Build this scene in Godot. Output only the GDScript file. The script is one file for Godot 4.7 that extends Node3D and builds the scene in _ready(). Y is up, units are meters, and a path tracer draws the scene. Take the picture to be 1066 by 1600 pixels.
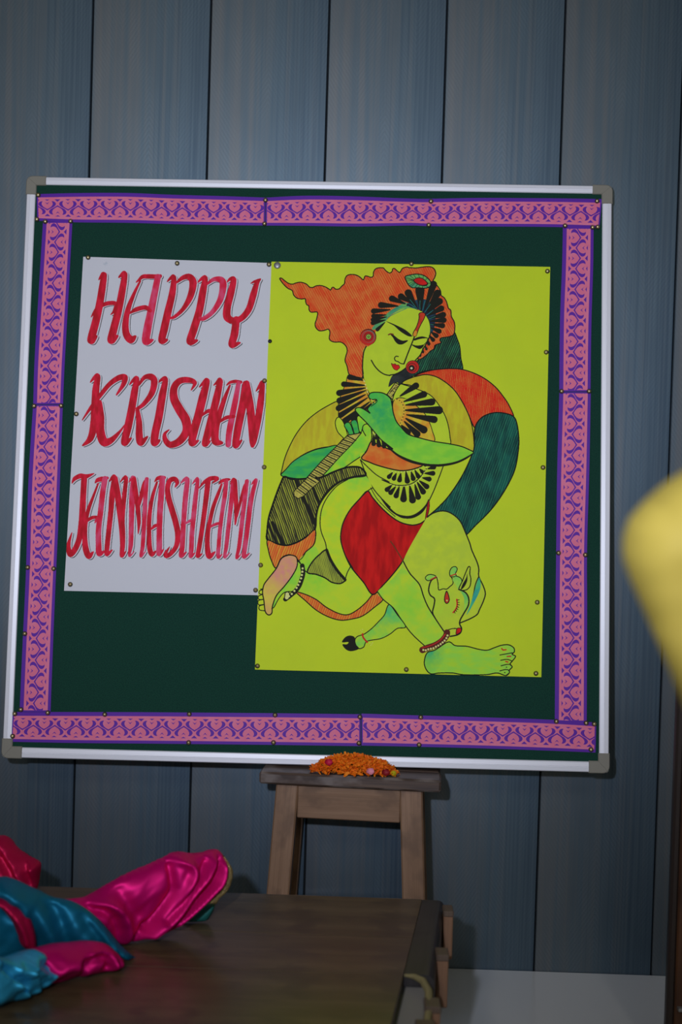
extends Node3D
# A felt notice board with two pinned sheets leans on a stool against a grey panelled wall;
# a low trapezoid table with a heap of satin cloth stands in front. y is up, metres, the wall face is z = 0.

var board := Transform3D.IDENTITY     # middle of the board's front, x right, y up, z out
var used := {}
var mats := {}
var tack_meshes := []

# ---------------------------------------------------------------- naming
func numbered(called: String) -> String:
	used[called] = used.get(called, -1) + 1
	return called if used[called] == 0 else "%s_%03d" % [called, used[called]]

func tag(o: Node, label: String, category: String, group := "", kind := "") -> void:
	o.set_meta("label", label)
	o.set_meta("category", category)
	if group:
		o.set_meta("group", group)
	if kind:
		o.set_meta("kind", kind)

func thing(called: String, label: String, category: String, xf := Transform3D.IDENTITY, group := "") -> Node3D:
	var o := Node3D.new()
	o.name = numbered(called)
	add_child(o)
	o.transform = xf
	tag(o, label, category, group)
	return o

func put(called: String, mesh: Mesh, mat: Material, parent: Node = self, xf := Transform3D.IDENTITY) -> MeshInstance3D:
	var o := MeshInstance3D.new()
	o.name = numbered(called) if parent == self else called
	o.mesh = mesh
	o.material_override = mat
	o.transform = xf
	parent.add_child(o, true)
	return o

func structure(called: String, mesh: Mesh, mat: Material, xf := Transform3D.IDENTITY) -> MeshInstance3D:
	var o := put(called, mesh, mat, self, xf)
	o.set_meta("kind", "structure")
	return o

# ---------------------------------------------------------------- shapes
func begin() -> SurfaceTool:
	var st := SurfaceTool.new()
	st.begin(Mesh.PRIMITIVE_TRIANGLES)
	return st

func face(st: SurfaceTool, p: Array, out: Vector3, uv: Array) -> void:   # a flat convex polygon that looks towards out
	var n: Vector3 = ((p[1] - p[0]) as Vector3).cross(p[2] - p[0])
	if n.length() < 1e-12:
		n = ((p[2] - p[0]) as Vector3).cross(p[p.size() - 1] - p[0])
	n = n.normalized()
	var ccw := n.dot(out) > 0.0
	if not ccw:
		n = -n
	for i in range(1, p.size() - 1):
		var order := [0, i + 1, i] if ccw else [0, i, i + 1]
		for k in order:
			st.set_normal(n)
			st.set_uv(uv[k])
			st.add_vertex(p[k])

func slab(st: SurfaceTool, c: Vector3, s: Vector3, b := 0.002, grain := 1, xf := Transform3D.IDENTITY, uvo := Vector2.ZERO) -> void:   # a box with chamfered edges; texture v runs along the grain axis
	var h := s / 2.0
	b = minf(b, minf(h.x, minf(h.y, h.z)) * 0.9)
	var polys := []
	for a in 3:
		for sg in [-1.0, 1.0]:
			var p := []
			for q in [[-1, -1], [1, -1], [1, 1], [-1, 1]]:
				var v := Vector3.ZERO
				v[a] = sg * h[a]
				v[(a + 1) % 3] = q[0] * (h[(a + 1) % 3] - b)
				v[(a + 2) % 3] = q[1] * (h[(a + 2) % 3] - b)
				p.append(v)
			var o := Vector3.ZERO
			o[a] = sg
			polys.append([p, o, a])
	if b > 0.0:
		for a in 3:
			var a1 := (a + 1) % 3
			var a2 := (a + 2) % 3
			for s1 in [-1.0, 1.0]:
				for s2 in [-1.0, 1.0]:
					var p := []
					for q in [[-1, 0], [1, 0], [1, 1], [-1, 1]]:
						var v := Vector3.ZERO
						v[a] = q[0] * (h[a] - b)
						v[a1] = s1 * (h[a1] - (b if q[1] == 1 else 0.0))
						v[a2] = s2 * (h[a2] - (0.0 if q[1] == 1 else b))
						p.append(v)
					var o := Vector3.ZERO
					o[a1] = s1
					o[a2] = s2
					polys.append([p, o, a1])
		for s0 in [-1.0, 1.0]:
			for s1 in [-1.0, 1.0]:
				for s2 in [-1.0, 1.0]:
					var g := Vector3(s0, s1, s2)
					polys.append([[g * (h - Vector3(0, b, b)), g * (h - Vector3(b, 0, b)), g * (h - Vector3(b, b, 0))], g, 0])
	for pl in polys:
		var a: int = pl[2]
		var va := grain if grain != a else (a + 1) % 3
		var ua := 3 - a - va
		var uv := []
		var w := []
		for v in pl[0]:
			uv.append(Vector2(v[ua] + c[ua], v[va] + c[va]) + uvo)
			w.append(xf * (v + c))
		face(st, w, xf.basis * (pl[1] as Vector3), uv)

func boxed(s: Vector3, b := 0.002, grain := 1) -> ArrayMesh:
	var st := begin()
	slab(st, Vector3.ZERO, s, b, grain)
	return st.commit()

func inset(poly: Array, b: float) -> Array:        # poly counter-clockwise, moved in by b
	var r := []
	var n := poly.size()
	for i in n:
		var e0: Vector2 = (poly[i] - poly[(i + n - 1) % n]).normalized()
		var e1: Vector2 = (poly[(i + 1) % n] - poly[i]).normalized()
		var n0 := Vector2(-e0.y, e0.x)
		var n1 := Vector2(-e1.y, e1.x)
		var m := (n0 + n1).normalized()
		r.append(poly[i] + m * (b / maxf(0.3, m.dot(n0))))
	return r

func prism(st: SurfaceTool, poly_in: Array, z0: float, z1: float, b := 0.0015, xf := Transform3D.IDENTITY, turn_uv := false) -> void:   # an outline pushed along z, front edge chamfered
	var poly := poly_in.duplicate()
	var sum := 0.0
	for i in poly.size():
		sum += (poly[i] as Vector2).cross(poly[(i + 1) % poly.size()])
	if sum < 0.0:
		poly.reverse()
	var top := inset(poly, b)
	var packed := PackedVector2Array(top)
	var tri := Geometry2D.triangulate_polygon(packed)
	for zz in [[z1, 1.0, top], [z0, -1.0, poly]]:
		for i in range(0, tri.size(), 3):
			var p := []
			var uv := []
			for k in 3:
				var q: Vector2 = zz[2][tri[i + k]]
				p.append(xf * Vector3(q.x, q.y, zz[0]))
				uv.append(Vector2(q.y, q.x) if turn_uv else q)
			face(st, p, xf.basis * Vector3(0, 0, zz[1]), uv)
	var n := poly.size()
	for i in n:
		var a: Vector2 = poly[i]
		var c: Vector2 = poly[(i + 1) % n]
		var a2: Vector2 = top[i]
		var c2: Vector2 = top[(i + 1) % n]
		var o2 := Vector2((c - a).y, -(c - a).x).normalized()
		var out := xf.basis * Vector3(o2.x, o2.y, 0.0)
		var up := xf.basis * Vector3(o2.x, o2.y, 1.0)
		var l := a.distance_to(c)
		face(st, [xf * Vector3(a.x, a.y, z0), xf * Vector3(c.x, c.y, z0), xf * Vector3(c.x, c.y, z1 - b), xf * Vector3(a.x, a.y, z1 - b)], out, [Vector2(z0, 0), Vector2(z0, l), Vector2(z1, l), Vector2(z1, 0)])
		if b > 0.0:
			face(st, [xf * Vector3(a.x, a.y, z1 - b), xf * Vector3(c.x, c.y, z1 - b), xf * Vector3(c2.x, c2.y, z1), xf * Vector3(a2.x, a2.y, z1)], up, [Vector2(z1, 0), Vector2(z1, l), Vector2(z1 + b, l), Vector2(z1 + b, 0)])

func lathe(profile: Array, n: int) -> ArrayMesh:    # profile of (radius, height) turned about z
	var st := begin()
	for k in profile.size():
		for i in n + 1:
			var a := TAU * i / n
			st.set_uv(Vector2(float(i) / n, float(k) / profile.size()))
			st.add_vertex(Vector3(cos(a) * profile[k].x, sin(a) * profile[k].x, profile[k].y))
	for k in profile.size() - 1:
		for i in n:
			var p := k * (n + 1) + i
			for q in [p, p + n + 1, p + 1, p + 1, p + n + 1, p + n + 2]:
				st.add_index(q)
	st.generate_normals()
	return st.commit()

func tube(st: SurfaceTool, path: Array, radii: Array, flat := 1.0, sides := 8) -> void:   # a closed rod along a path, squashed across by flat
	var rings := []
	for i in path.size():
		var t: Vector3 = (path[mini(i + 1, path.size() - 1)] - path[maxi(i - 1, 0)]).normalized()
		var side := t.cross(Vector3.UP)
		if side.length() < 0.05:
			side = t.cross(Vector3.RIGHT)
		side = side.normalized()
		var up := side.cross(t).normalized()
		var ring := []
		for k in sides:
			var a := TAU * k / sides
			ring.append(path[i] + (side * cos(a) * flat + up * sin(a)) * radii[i])
		rings.append(ring)
	for i in rings.size() - 1:
		for k in sides:
			var k2 := (k + 1) % sides
			var p := [rings[i][k], rings[i][k2], rings[i + 1][k2], rings[i + 1][k]]
			face(st, p, (p[0] + p[2]) / 2.0 - (path[i] + path[i + 1]) / 2.0, [Vector2(k * 0.01, i * 0.02), Vector2(k * 0.01 + 0.01, i * 0.02), Vector2(k * 0.01 + 0.01, i * 0.02 + 0.02), Vector2(k * 0.01, i * 0.02 + 0.02)])
	var uv := []
	for k in sides:
		uv.append(Vector2(k, 0) * 0.01)
	face(st, rings[0], path[0] - path[1], uv)
	face(st, rings[rings.size() - 1], path[path.size() - 1] - path[path.size() - 2], uv)

func curve_through(flat: Array, closed: bool, step: float) -> PackedVector2Array:   # a smooth curve through x, y pairs
	var p := []
	for i in range(0, flat.size(), 2):
		p.append(Vector2(flat[i], flat[i + 1]))
	var r := PackedVector2Array()
	var n := p.size()
	if n == 1:
		r.append(p[0])
		return r
	for i in (n if closed else n - 1):
		var a: Vector2 = p[(i + n - 1) % n] if closed or i > 0 else p[0]
		var b: Vector2 = p[i]
		var c: Vector2 = p[(i + 1) % n]
		var d: Vector2 = p[(i + 2) % n] if closed or i + 2 < n else c
		var m := maxi(1, int(ceil(b.distance_to(c) / step)))
		for k in m:
			r.append(b.cubic_interpolate(c, a, d, float(k) / m) if n > 2 else b.lerp(c, float(k) / m))
	if not closed:
		r.append(p[n - 1])
	return r

# ---------------------------------------------------------------- painted paper
class Sheet:
	var w: int
	var h: int
	var k: float                      # pixels in a millimetre
	var px := PackedByteArray()
	var mask := PackedByteArray()
	var noise := FastNoiseLite.new()
	var curve: Callable

	func _init(mm: Vector2, scale: float, base: Color, curve_: Callable) -> void:
		curve = curve_
		k = scale
		w = int(mm.x * k)
		h = int(mm.y * k)
		var im := Image.create(w, h, false, Image.FORMAT_RGB8)
		im.fill(base)
		px = im.get_data()
		mask.resize(w * h)
		noise.seed = 7
		noise.noise_type = FastNoiseLite.TYPE_SIMPLEX_SMOOTH
		noise.frequency = 0.03
		noise.fractal_octaves = 3

	func tone(s: Dictionary, x: float, y: float) -> Color:    # x, y in millimetres
		var c: Color = s.c
		if s.has("d"):
			c = c.lerp(s.d, clampf(0.5 + 1.3 * noise.get_noise_2d(x * s.get("fx", 1.0), y * s.get("fy", 1.0)), 0.0, 1.0))
		for b in s.get("spots", []):
			var t: float = 1.0 - Vector2(x - b[0], y - b[1]).length() / b[2]
			if t > 0.0:
				c = c.lerp(b[3], minf(1.0, t * 1.5) * (0.75 + 0.5 * noise.get_noise_2d(x * 2.0, y * 2.0)))
		if s.has("hatch"):
			var v: float = x * s.nx + y * s.ny + 0.9 * noise.get_noise_2d(x * 0.7, y * 0.7)
			var gap: float = s.hatch
			var wide: float = s.stroke * (1.0 + 1.4 * noise.get_noise_2d(floor(v / gap) * 37.0, (x * s.ny - y * s.nx) * 0.5))
			if fposmod(v, gap) < wide:
				c = c.lerp(s.ink, 0.85)
		return c

	func dab(i: int, c: Color, a: float) -> void:
		i *= 3
		px[i] = int(lerpf(px[i], c.r * 255.0, a))
		px[i + 1] = int(lerpf(px[i + 1], c.g * 255.0, a))
		px[i + 2] = int(lerpf(px[i + 2], c.b * 255.0, a))

	func area(flat: Array, s: Dictionary, sharp := false, outline := 0.0) -> void:
		var p := PackedVector2Array()
		if sharp:
			for i in range(0, flat.size(), 2):
				p.append(Vector2(flat[i], flat[i + 1]))
		else:
			p = curve.call(flat, true, 1.5)
		var lo := 1e9
		var hi := -1e9
		for q in p:
			lo = minf(lo, q.y)
			hi = maxf(hi, q.y)
		var plain: bool = not (s.has("d") or s.has("spots") or s.has("hatch"))
		for y in range(maxi(0, int(lo * k)), mini(h - 1, int(hi * k)) + 1):
			var yy := (y + 0.5) / k
			var xs := []
			for i in p.size():
				var a := p[i]
				var b := p[(i + 1) % p.size()]
				if (a.y <= yy) != (b.y <= yy):
					xs.append((a.x + (yy - a.y) / (b.y - a.y) * (b.x - a.x)) * k)
			xs.sort()
			for j in range(0, xs.size() - 1, 2):
				var x0 := maxi(0, int(floor(xs[j])))
				var x1 := mini(w - 1, int(floor(xs[j + 1])))
				for x in range(x0, x1 + 1):
					var cover := clampf(minf(x + 1.0, xs[j + 1]) - maxf(x, xs[j]), 0.0, 1.0)
					dab(y * w + x, s.c if plain else tone(s, x / k, yy), cover)
		if outline > 0.0:
			trace(p, outline, Color8(28, 30, 24), true)

	func trace(p: PackedVector2Array, width: float, c: Color, closed := false) -> void:
		var radii := PackedFloat32Array()
		radii.resize(p.size())
		radii.fill(width * 0.62)
		if closed:
			p = p.duplicate()
			p.append(p[0])
			radii.append(width * 0.62)
		stroke(p, radii, {"c": c})

	func stroke(p: PackedVector2Array, radii: PackedFloat32Array, s: Dictionary, shift := Vector2.ZERO) -> void:   # a round brush of changing width
		var lo := Vector2(1e9, 1e9)
		var hi := Vector2(-1e9, -1e9)
		for i in p.size():
			var n := 1 if i == p.size() - 1 else maxi(1, int(ceil(p[i].distance_to(p[i + 1]) * k / 1.2)))
			for j in n:
				var t := float(j) / n
				var q := p[i] if n == 1 else p[i].lerp(p[i + 1], t)
				var r := (radii[i] if i == p.size() - 1 else lerpf(radii[i], radii[i + 1], t)) * k
				q = (q + shift) * k
				lo = lo.min(q - Vector2(r, r))
				hi = hi.max(q + Vector2(r, r))
				for y in range(maxi(0, int(q.y - r)), mini(h - 1, int(q.y + r)) + 1):
					var e := r * r - (y + 0.5 - q.y) * (y + 0.5 - q.y)
					if e <= 0.0:
						continue
					e = sqrt(e)
					for x in range(maxi(0, int(q.x - e + 0.5)), mini(w - 1, int(q.x + e - 0.5)) + 1):
						mask[y * w + x] = 1
		for y in range(maxi(0, int(lo.y)), mini(h - 1, int(hi.y)) + 1):
			for x in range(maxi(0, int(lo.x)), mini(w - 1, int(hi.x)) + 1):
				if mask[y * w + x]:
					mask[y * w + x] = 0
					dab(y * w + x, tone(s, x / k, y / k), 1.0)

	func line(flat: Array, c: Color, width: float, closed := false) -> void:
		trace(curve.call(flat, closed, 2.0), width, c, closed)

	func petal(bx: float, by: float, tx: float, ty: float, width: float, c: Color) -> void:
		var a := Vector2(bx, by)
		var b := Vector2(tx, ty)
		var p := PackedVector2Array()
		var r := PackedFloat32Array()
		var n := 9
		var full := width * 0.6
		b -= (b - a).normalized() * full * 0.8
		for i in n:
			var t := float(i) / (n - 1)
			p.append(a.lerp(b, t))
			r.append(full * (0.2 + 0.84 * pow(t, 0.85)))
		stroke(p, r, {"c": c})

	func dots(flat: Array, r: float, c: Color) -> void:
		for i in range(0, flat.size(), 2):
			stroke(PackedVector2Array([Vector2(flat[i], flat[i + 1])]), PackedFloat32Array([r]), {"c": c})

	func letter(flat: Array, s: Dictionary, shift := Vector2.ZERO) -> void:    # x, y, width in turn
		var mid := []
		var wide := []
		for i in range(0, flat.size(), 3):
			mid.append_array([flat[i], flat[i + 1]])
			wide.append(flat[i + 2] / 2.0)
		var p: PackedVector2Array = curve.call(mid, false, 2.5)
		var r := PackedFloat32Array()
		for i in wide.size() - 1:
			var l := Vector2(mid[i * 2], mid[i * 2 + 1]).distance_to(Vector2(mid[i * 2 + 2], mid[i * 2 + 3]))
			var m := maxi(1, int(ceil(l / 2.5)))
			for j in m:
				r.append(lerpf(wide[i], wide[i + 1], float(j) / m))
		r.append(wide[wide.size() - 1])
		stroke(p, r, s, shift)

	func texture() -> ImageTexture:
		return ImageTexture.create_from_image(Image.create_from_data(w, h, false, Image.FORMAT_RGB8, px))

func paint_figure() -> ImageTexture:
	var INK := Color8(40, 40, 29)
	var TEAL := Color8(45, 149, 129)
	var UMBER := Color8(133, 64, 33)
	var CRIMSON := Color8(227, 51, 39)
	var SAGE := Color8(166, 215, 87)
	var GOLD := Color8(247, 202, 63)
	var CREAM := Color8(247, 247, 147)
	var PEARL := Color8(247, 247, 195)
	var MAROON := Color8(106, 47, 36)
	var paper := Color8(226, 247, 48)
	var green := Color8(91, 213, 77)
	var lime := Color8(169, 244, 65)
	var teal := Color8(56, 178, 135)
	var orange := Color8(247, 99, 41)
	var ink := {"c": INK}
	var skin := {"c": Color8(218, 244, 56), "d": Color8(212, 239, 56)}
	var hair := {"c": Color8(247, 81, 36), "d": Color8(247, 115, 53), "hatch": 4.4, "stroke": 0.62, "nx": 0.86, "ny": -0.5, "ink": Color8(247, 189, 75)}
	var veil := {"c": Color8(32, 49, 41), "d": Color8(34, 73, 58), "hatch": 4.0, "stroke": 0.7, "nx": 0.92, "ny": 0.38, "ink": Color8(72, 182, 105)}
	var leafgreen := {"c": Color8(129, 205, 99), "d": Color8(86, 176, 123)}
	var night := {"c": Color8(37, 41, 63), "d": Color8(45, 81, 99)}
	var night2 := {"c": Color8(43, 47, 44), "d": Color8(61, 68, 63)}
	var tilak := {"c": Color8(234, 73, 39), "d": Color8(193, 57, 36)}
	var marigold := {"c": Color8(247, 163, 51)}
	var lips := {"c": Color8(244, 41, 34), "d": Color8(193, 31, 32)}
	var olive := {"c": Color8(218, 200, 46), "d": Color8(226, 221, 46), "fx": 2.0, "fy": 0.6}
	var collar := {"c": Color8(247, 165, 51), "d": Color8(242, 215, 60)}
	var palm := {"c": Color8(196, 244, 56), "d": Color8(145, 239, 68)}
	var arm := {"c": green, "d": Color8(59, 189, 99), "fx": 0.7, "fy": 2.0, "spots": [[60, 385, 40, teal]]}
	var arm2 := {"c": lime, "d": Color8(145, 236, 68), "fx": 0.8, "fy": 1.6, "spots": [[205, 258, 45, green], [228, 285, 55, Color8(86, 215, 87)], [245, 320, 50, Color8(67, 196, 105)], [195, 240, 20, teal], [275, 340, 45, green], [165, 275, 30, lime]]}
	var reed := {"c": Color8(231, 215, 96), "d": Color8(193, 184, 77), "fx": 4.0, "fy": 4.0}
	var scarfred := {"c": Color8(247, 47, 29), "d": Color8(247, 81, 36), "hatch": 3.6, "stroke": 0.6, "nx": 1.0, "ny": 0.06, "ink": Color8(247, 163, 75)}
	var scarfteal := {"c": Color8(25, 73, 65), "d": Color8(32, 105, 87), "fx": 1.2, "fy": 0.5, "hatch": 4.6, "stroke": 0.5, "nx": 0.95, "ny": 0.3, "ink": Color8(75, 181, 120)}
	var chest := {"c": Color8(247, 115, 44), "d": Color8(247, 152, 58)}
	var thigh := {"c": paper, "d": Color8(207, 247, 56), "spots": [[195, 428, 50, Color8(145, 242, 77)]]}
	var stripes := {"c": Color8(64, 62, 41), "hatch": 4.1, "stroke": 1.5, "nx": 0.93, "ny": -0.37, "ink": Color8(207, 215, 60)}
	var cuff := {"c": Color8(247, 115, 46), "d": Color8(247, 105, 51), "hatch": 4.6, "stroke": 1.3, "nx": 0.95, "ny": 0.3, "ink": Color8(247, 205, 63)}
	var calf := {"c": Color8(209, 247, 58), "d": Color8(220, 247, 53), "spots": [[86, 560, 60, Color8(139, 242, 99)], [178, 595, 45, Color8(78, 213, 118)], [110, 640, 60, lime]]}
	var darkfan := {"c": Color8(185, 197, 65), "hatch": 3.4, "stroke": 1.0, "nx": 0.96, "ny": -0.28, "ink": Color8(86, 91, 46), "spots": [[170, 615, 40, Color8(94, 105, 60)]]}
	var heel := {"c": Color8(156, 244, 75), "d": Color8(193, 247, 63)}
	var sole := {"c": Color8(247, 210, 96), "d": Color8(247, 189, 111), "spots": [[52, 640, 60, Color8(247, 165, 142)], [22, 690, 40, Color8(247, 226, 87)]]}
	var skirt := {"c": Color8(196, 23, 21), "d": Color8(236, 33, 27), "fx": 1.6, "fy": 0.4}
	var shin := {"c": Color8(215, 247, 56), "d": Color8(188, 247, 68), "spots": [[250, 612, 55, Color8(99, 226, 104)], [222, 652, 34, Color8(113, 229, 111)], [305, 700, 40, lime]]}
	var cow := {"c": Color8(209, 234, 65), "d": Color8(220, 242, 60), "spots": [[360, 700, 60, Color8(207, 244, 63)]]}
	var tealwash := {"c": Color8(86, 215, 135), "d": Color8(59, 176, 171)}
	var tealwash2 := {"c": Color8(185, 247, 82), "d": Color8(134, 231, 104)}
	var hoofleg := {"c": Color8(209, 247, 58), "d": Color8(156, 242, 87), "spots": [[250, 690, 70, Color8(86, 213, 135)]]}
	var foot := {"c": Color8(196, 247, 63), "d": Color8(172, 247, 82), "fx": 0.8, "fy": 2.0, "spots": [[335, 795, 50, Color8(72, 202, 135)], [325, 825, 40, lime]]}
	var s := Sheet.new(Vector2(577.1, 841.2), 2.35, paper, curve_through)
	for y in range(0, s.h):                        # faint unevenness of the dyed sheet
		for x in range(0, s.w):
			s.dab(y * s.w + x, Color8(212, 236, 51), 0.3 + 0.3 * s.noise.get_noise_2d(x * 0.12, y * 0.12))
	# hair cloud, veil, face
	s.area([18.3, 35.6, 22.4, 34.7, 29.5, 40.1, 36.5, 44.7, 44.8, 46.8, 52.9, 43.9, 62.5, 42.3, 73.6, 45.7, 81.2, 52.2, 87.5, 52.9, 94.3, 49.5, 103.8, 48.5, 113.5, 51.1, 121.9, 55.9, 124.7, 57.5, 127.8, 52.2, 131.3, 52.1, 135.5, 55.6, 142.3, 54.7, 147.6, 49, 152.9, 43.3, 153.9, 33.6, 157.8, 26.5, 165.9, 23.9, 175.5, 24.8, 183.9, 28.8, 191.7, 34.8, 194.8, 27.2, 200.2, 27.1, 207.1, 29.2, 211.7, 26.9, 212.3, 18.5, 216.1, 11.5, 224.2, 8.8, 232.5, 9.2, 236.7, 13.9, 245.1, 19.3, 250.5, 16.4, 251.7, 10.8, 255.7, 9.9, 261.4, 14.8, 266.9, 17.5, 272.1, 9, 281.6, 6.1, 284.9, 7.2, 299.8, 7.7, 309.7, 6.2, 322, 4.5, 332, 5.3, 338.4, 10.2, 341.1, 19, 338.9, 27.9, 336.6, 34.3, 346.9, 46.7, 352.1, 55.5, 353.6, 64.3, 359.9, 69.2, 365.1, 77.9, 369.2, 90.5, 374.3, 95.4, 375.9, 108, 382.4, 120.4, 383.6, 135.5, 380.7, 146.8, 370.9, 150.8, 356.1, 153.6, 353.8, 158.6, 356.4, 163.6, 344.2, 168.9, 342, 176.4, 334.7, 181.6, 327.5, 189.3, 317.9, 197, 311.8, 199.6, 285, 172.6, 235.6, 173.6, 201.8, 199.4, 196.5, 239, 180.1, 236.6, 169.1, 232.7, 164.4, 216.3, 160, 205.3, 161, 195.7, 163.4, 185.9, 162.3, 177.7, 157.4, 170.9, 149, 166.3, 138.1, 166.6, 129.9, 164.5, 125.6, 159.1, 126.6, 148, 125.5, 142.5, 122.2, 139.8, 114.1, 142.7, 104.6, 143.4, 97.5, 137.5, 95.3, 129.2, 98.2, 118.1, 99.7, 108.3, 97.6, 104.2, 86.7, 105, 81.9, 100.3, 80.8, 92, 76.6, 89.3, 74.2, 83.8, 72.8, 76.9, 65.2, 77.6, 55.5, 75.8, 48.4, 69, 45.3, 60.2, 35.6, 55.3, 25.6, 45.8], hair, false, 1.7)
	s.area([383.7, 141.7, 389.5, 155.4, 394.9, 170.3, 398, 195.3, 401.9, 217.7, 385.1, 216.8, 365.4, 218, 335.9, 221.1, 316.3, 225.8, 296.9, 236.2, 277.6, 251.6, 274, 255.4, 270.6, 248, 262.7, 248.1, 250.6, 256.9, 251.6, 248.4, 256.2, 237, 264.6, 231.9, 276.7, 224.1, 291.3, 214.5, 303.3, 205.3, 311.8, 199.6, 317.9, 197, 327.5, 189.3, 334.7, 181.6, 342, 176.4, 344.2, 168.9, 356.4, 163.6, 353.8, 158.6, 356.1, 153.6, 370.9, 150.8, 380.7, 146.8], veil, false, 1.5)
	s.area([274, 255.4, 270.6, 248, 262.7, 248.1, 250.6, 256.9, 251.6, 248.4, 256.2, 237, 264.6, 231.9, 276.7, 224.1, 291.3, 217.5, 296.9, 236.2, 282.3, 245.2], night2)
	s.area([321.3, 104, 332.5, 123.9, 333.5, 139, 330.3, 156.6, 324.5, 169.3, 315.2, 189.5, 309.2, 195.9, 300.8, 204.8, 288.8, 215.1, 276.7, 224.1, 264.6, 230.6, 256.9, 235.8, 251.1, 256.9, 260.9, 268.1, 238.9, 276.1, 216.6, 274.1, 208.5, 265.8, 202.1, 244.4, 197.5, 219.5, 196.2, 194.5, 198.1, 178.1, 210.8, 171.6, 220.1, 153.8, 222, 138.7, 240.8, 120.7, 255.7, 105.3, 267.8, 97.5, 280.1, 93.5, 292.4, 92.5, 304.9, 95.5, 314.9, 99.1], skin)
	s.line([202.4, 174.1, 197.9, 185.2, 196.3, 201.8, 196.4, 221.1, 198.3, 237.6, 202.4, 252.6, 206.8, 263.5, 211.1, 270.8], INK, 2)
	s.line([213.8, 202.8, 221.5, 215.1, 231.4, 225.3, 242.4, 231.7, 253.4, 233.7, 253.6, 232.8, 264.6, 230.6, 276.7, 224.1, 288.8, 214.6, 300.8, 204.8, 310.4, 194.6, 315.1, 188.3, 319.7, 176.9, 325.6, 166.7, 330.3, 156.6, 333.6, 144, 333.7, 131.4, 330.9, 118.9, 326.4, 110.2, 321.3, 104], INK, 2)
	s.area([240.8, 120.7, 248.4, 110.5, 260.5, 101.4, 275.2, 94.8, 292.4, 92.5, 304.9, 94.7, 293.4, 83.1, 277.2, 82.2, 265.1, 88.7, 252.9, 96.5, 242, 105.6, 214.4, 133.8, 219.6, 138.7], leafgreen)
	s.area([282.3, 85.9, 292, 78.1, 306.8, 74, 321.6, 73.7, 336.8, 83.5, 343.5, 101, 342.8, 121.2, 339.6, 138.8, 333.6, 144, 333.2, 131.4, 330.3, 116.4, 322.6, 106.5, 314.9, 98.6, 302.4, 93.8, 289.9, 90], night)
	s.petal(239.4, 123.2, 222.1, 140.7, 6.4, INK)
	s.petal(240, 118.2, 211.2, 125.8, 7.9, INK)
	s.petal(242.2, 111.9, 211, 118.8, 7.4, INK)
	s.petal(241.4, 107.6, 211.7, 110.7, 7.4, INK)
	s.petal(249.2, 96.6, 210.9, 100.6, 8.9, INK)
	s.petal(265.1, 88.7, 225.3, 87, 10.4, INK)
	s.petal(279.8, 83.4, 247.6, 71.4, 10.4, INK)
	s.petal(292.1, 80.6, 266.3, 66, 10.9, INK)
	s.petal(304.9, 94.2, 282.6, 55.6, 12.4, INK)
	s.petal(312.4, 96.6, 308.9, 47.5, 15.4, INK)
	s.petal(321, 93.9, 338.4, 36, 12.4, INK)
	s.petal(326, 96.3, 348.8, 55, 12.4, INK)
	s.petal(327.4, 100.1, 354.3, 73.1, 11.4, INK)
	s.petal(328.8, 106.4, 358.8, 89.4, 10.4, INK)
	s.petal(331.4, 112.6, 363.4, 103.7, 9.9, INK)
	s.petal(332.9, 118.9, 364.9, 115.7, 9.4, INK)
	s.petal(334.3, 125.1, 362.3, 128.3, 8.9, INK)
	s.petal(334.5, 132.7, 355.3, 141, 8.4, INK)
	s.petal(334.8, 141.5, 349.1, 151.2, 7.9, INK)
	s.petal(331.3, 149.1, 342, 160.1, 6.9, INK)
	s.petal(327.8, 156.7, 331.9, 169.1, 5.4, INK)
	s.petal(323.2, 169.3, 327.2, 179.2, 4.5, INK)
	s.petal(318.5, 175.7, 320, 185.7, 4, INK)
	s.petal(316.3, 184.5, 314.1, 193.3, 3.5, INK)
	s.line([241.1, 115.7, 258.1, 105.2, 282.6, 93.4], TEAL, 0.9)
	s.line([248.1, 100.4, 270.1, 91.1, 287.4, 88.3], TEAL, 0.9)
	s.line([277.2, 79.7, 289.7, 84.5, 299.8, 90.6], TEAL, 0.9)
	s.line([289.4, 74.4, 297.2, 84.3, 304.9, 94.2], TEAL, 0.9)
	s.line([310.5, 76.5, 310.1, 86.6, 311.1, 95.4], TEAL, 0.9)
	s.line([320.5, 76.3, 318.3, 86.4, 316.1, 97.8], TEAL, 0.9)
	s.line([331.8, 83.6, 325.9, 92.6, 320, 101.5], TEAL, 0.9)
	s.line([337.2, 96.1, 329.9, 102.6, 323.8, 106.5], TEAL, 0.9)
	s.line([342.5, 108.6, 333.9, 112.6, 330.2, 113.9], TEAL, 0.9)
	s.line([339.3, 126.3, 333.1, 125.2], TEAL, 0.9)
	s.area([309.1, 103.7, 315.5, 100.8, 321.8, 104, 319.8, 113.6, 314.5, 124.3, 309.4, 135.7, 305.7, 147.1, 304.1, 150.9, 297.9, 150, 298.9, 142.2, 303.6, 133.3, 307.5, 121.9, 309.4, 111.8], tilak, false, 1.2)
	s.area([301.3, 139.6, 305.8, 140.8, 304.6, 150.1, 298.2, 149.7], marigold)
	s.area([241.3, 120.7, 253.8, 125, 268.9, 131.5, 282.7, 138.7, 294.7, 148.5, 295.3, 151.8, 286.8, 150.5, 271.7, 141.5, 258.9, 130.4, 248.9, 125.1], ink)
	s.area([299.4, 157.2, 309.1, 152.5, 319, 151.3, 329.5, 154.6, 319.1, 155.3, 309.3, 157.5, 301, 160.2], ink)
	s.line([329.5, 154.6, 326.7, 161.7, 320.7, 168.8], INK, 1.1)
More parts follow.
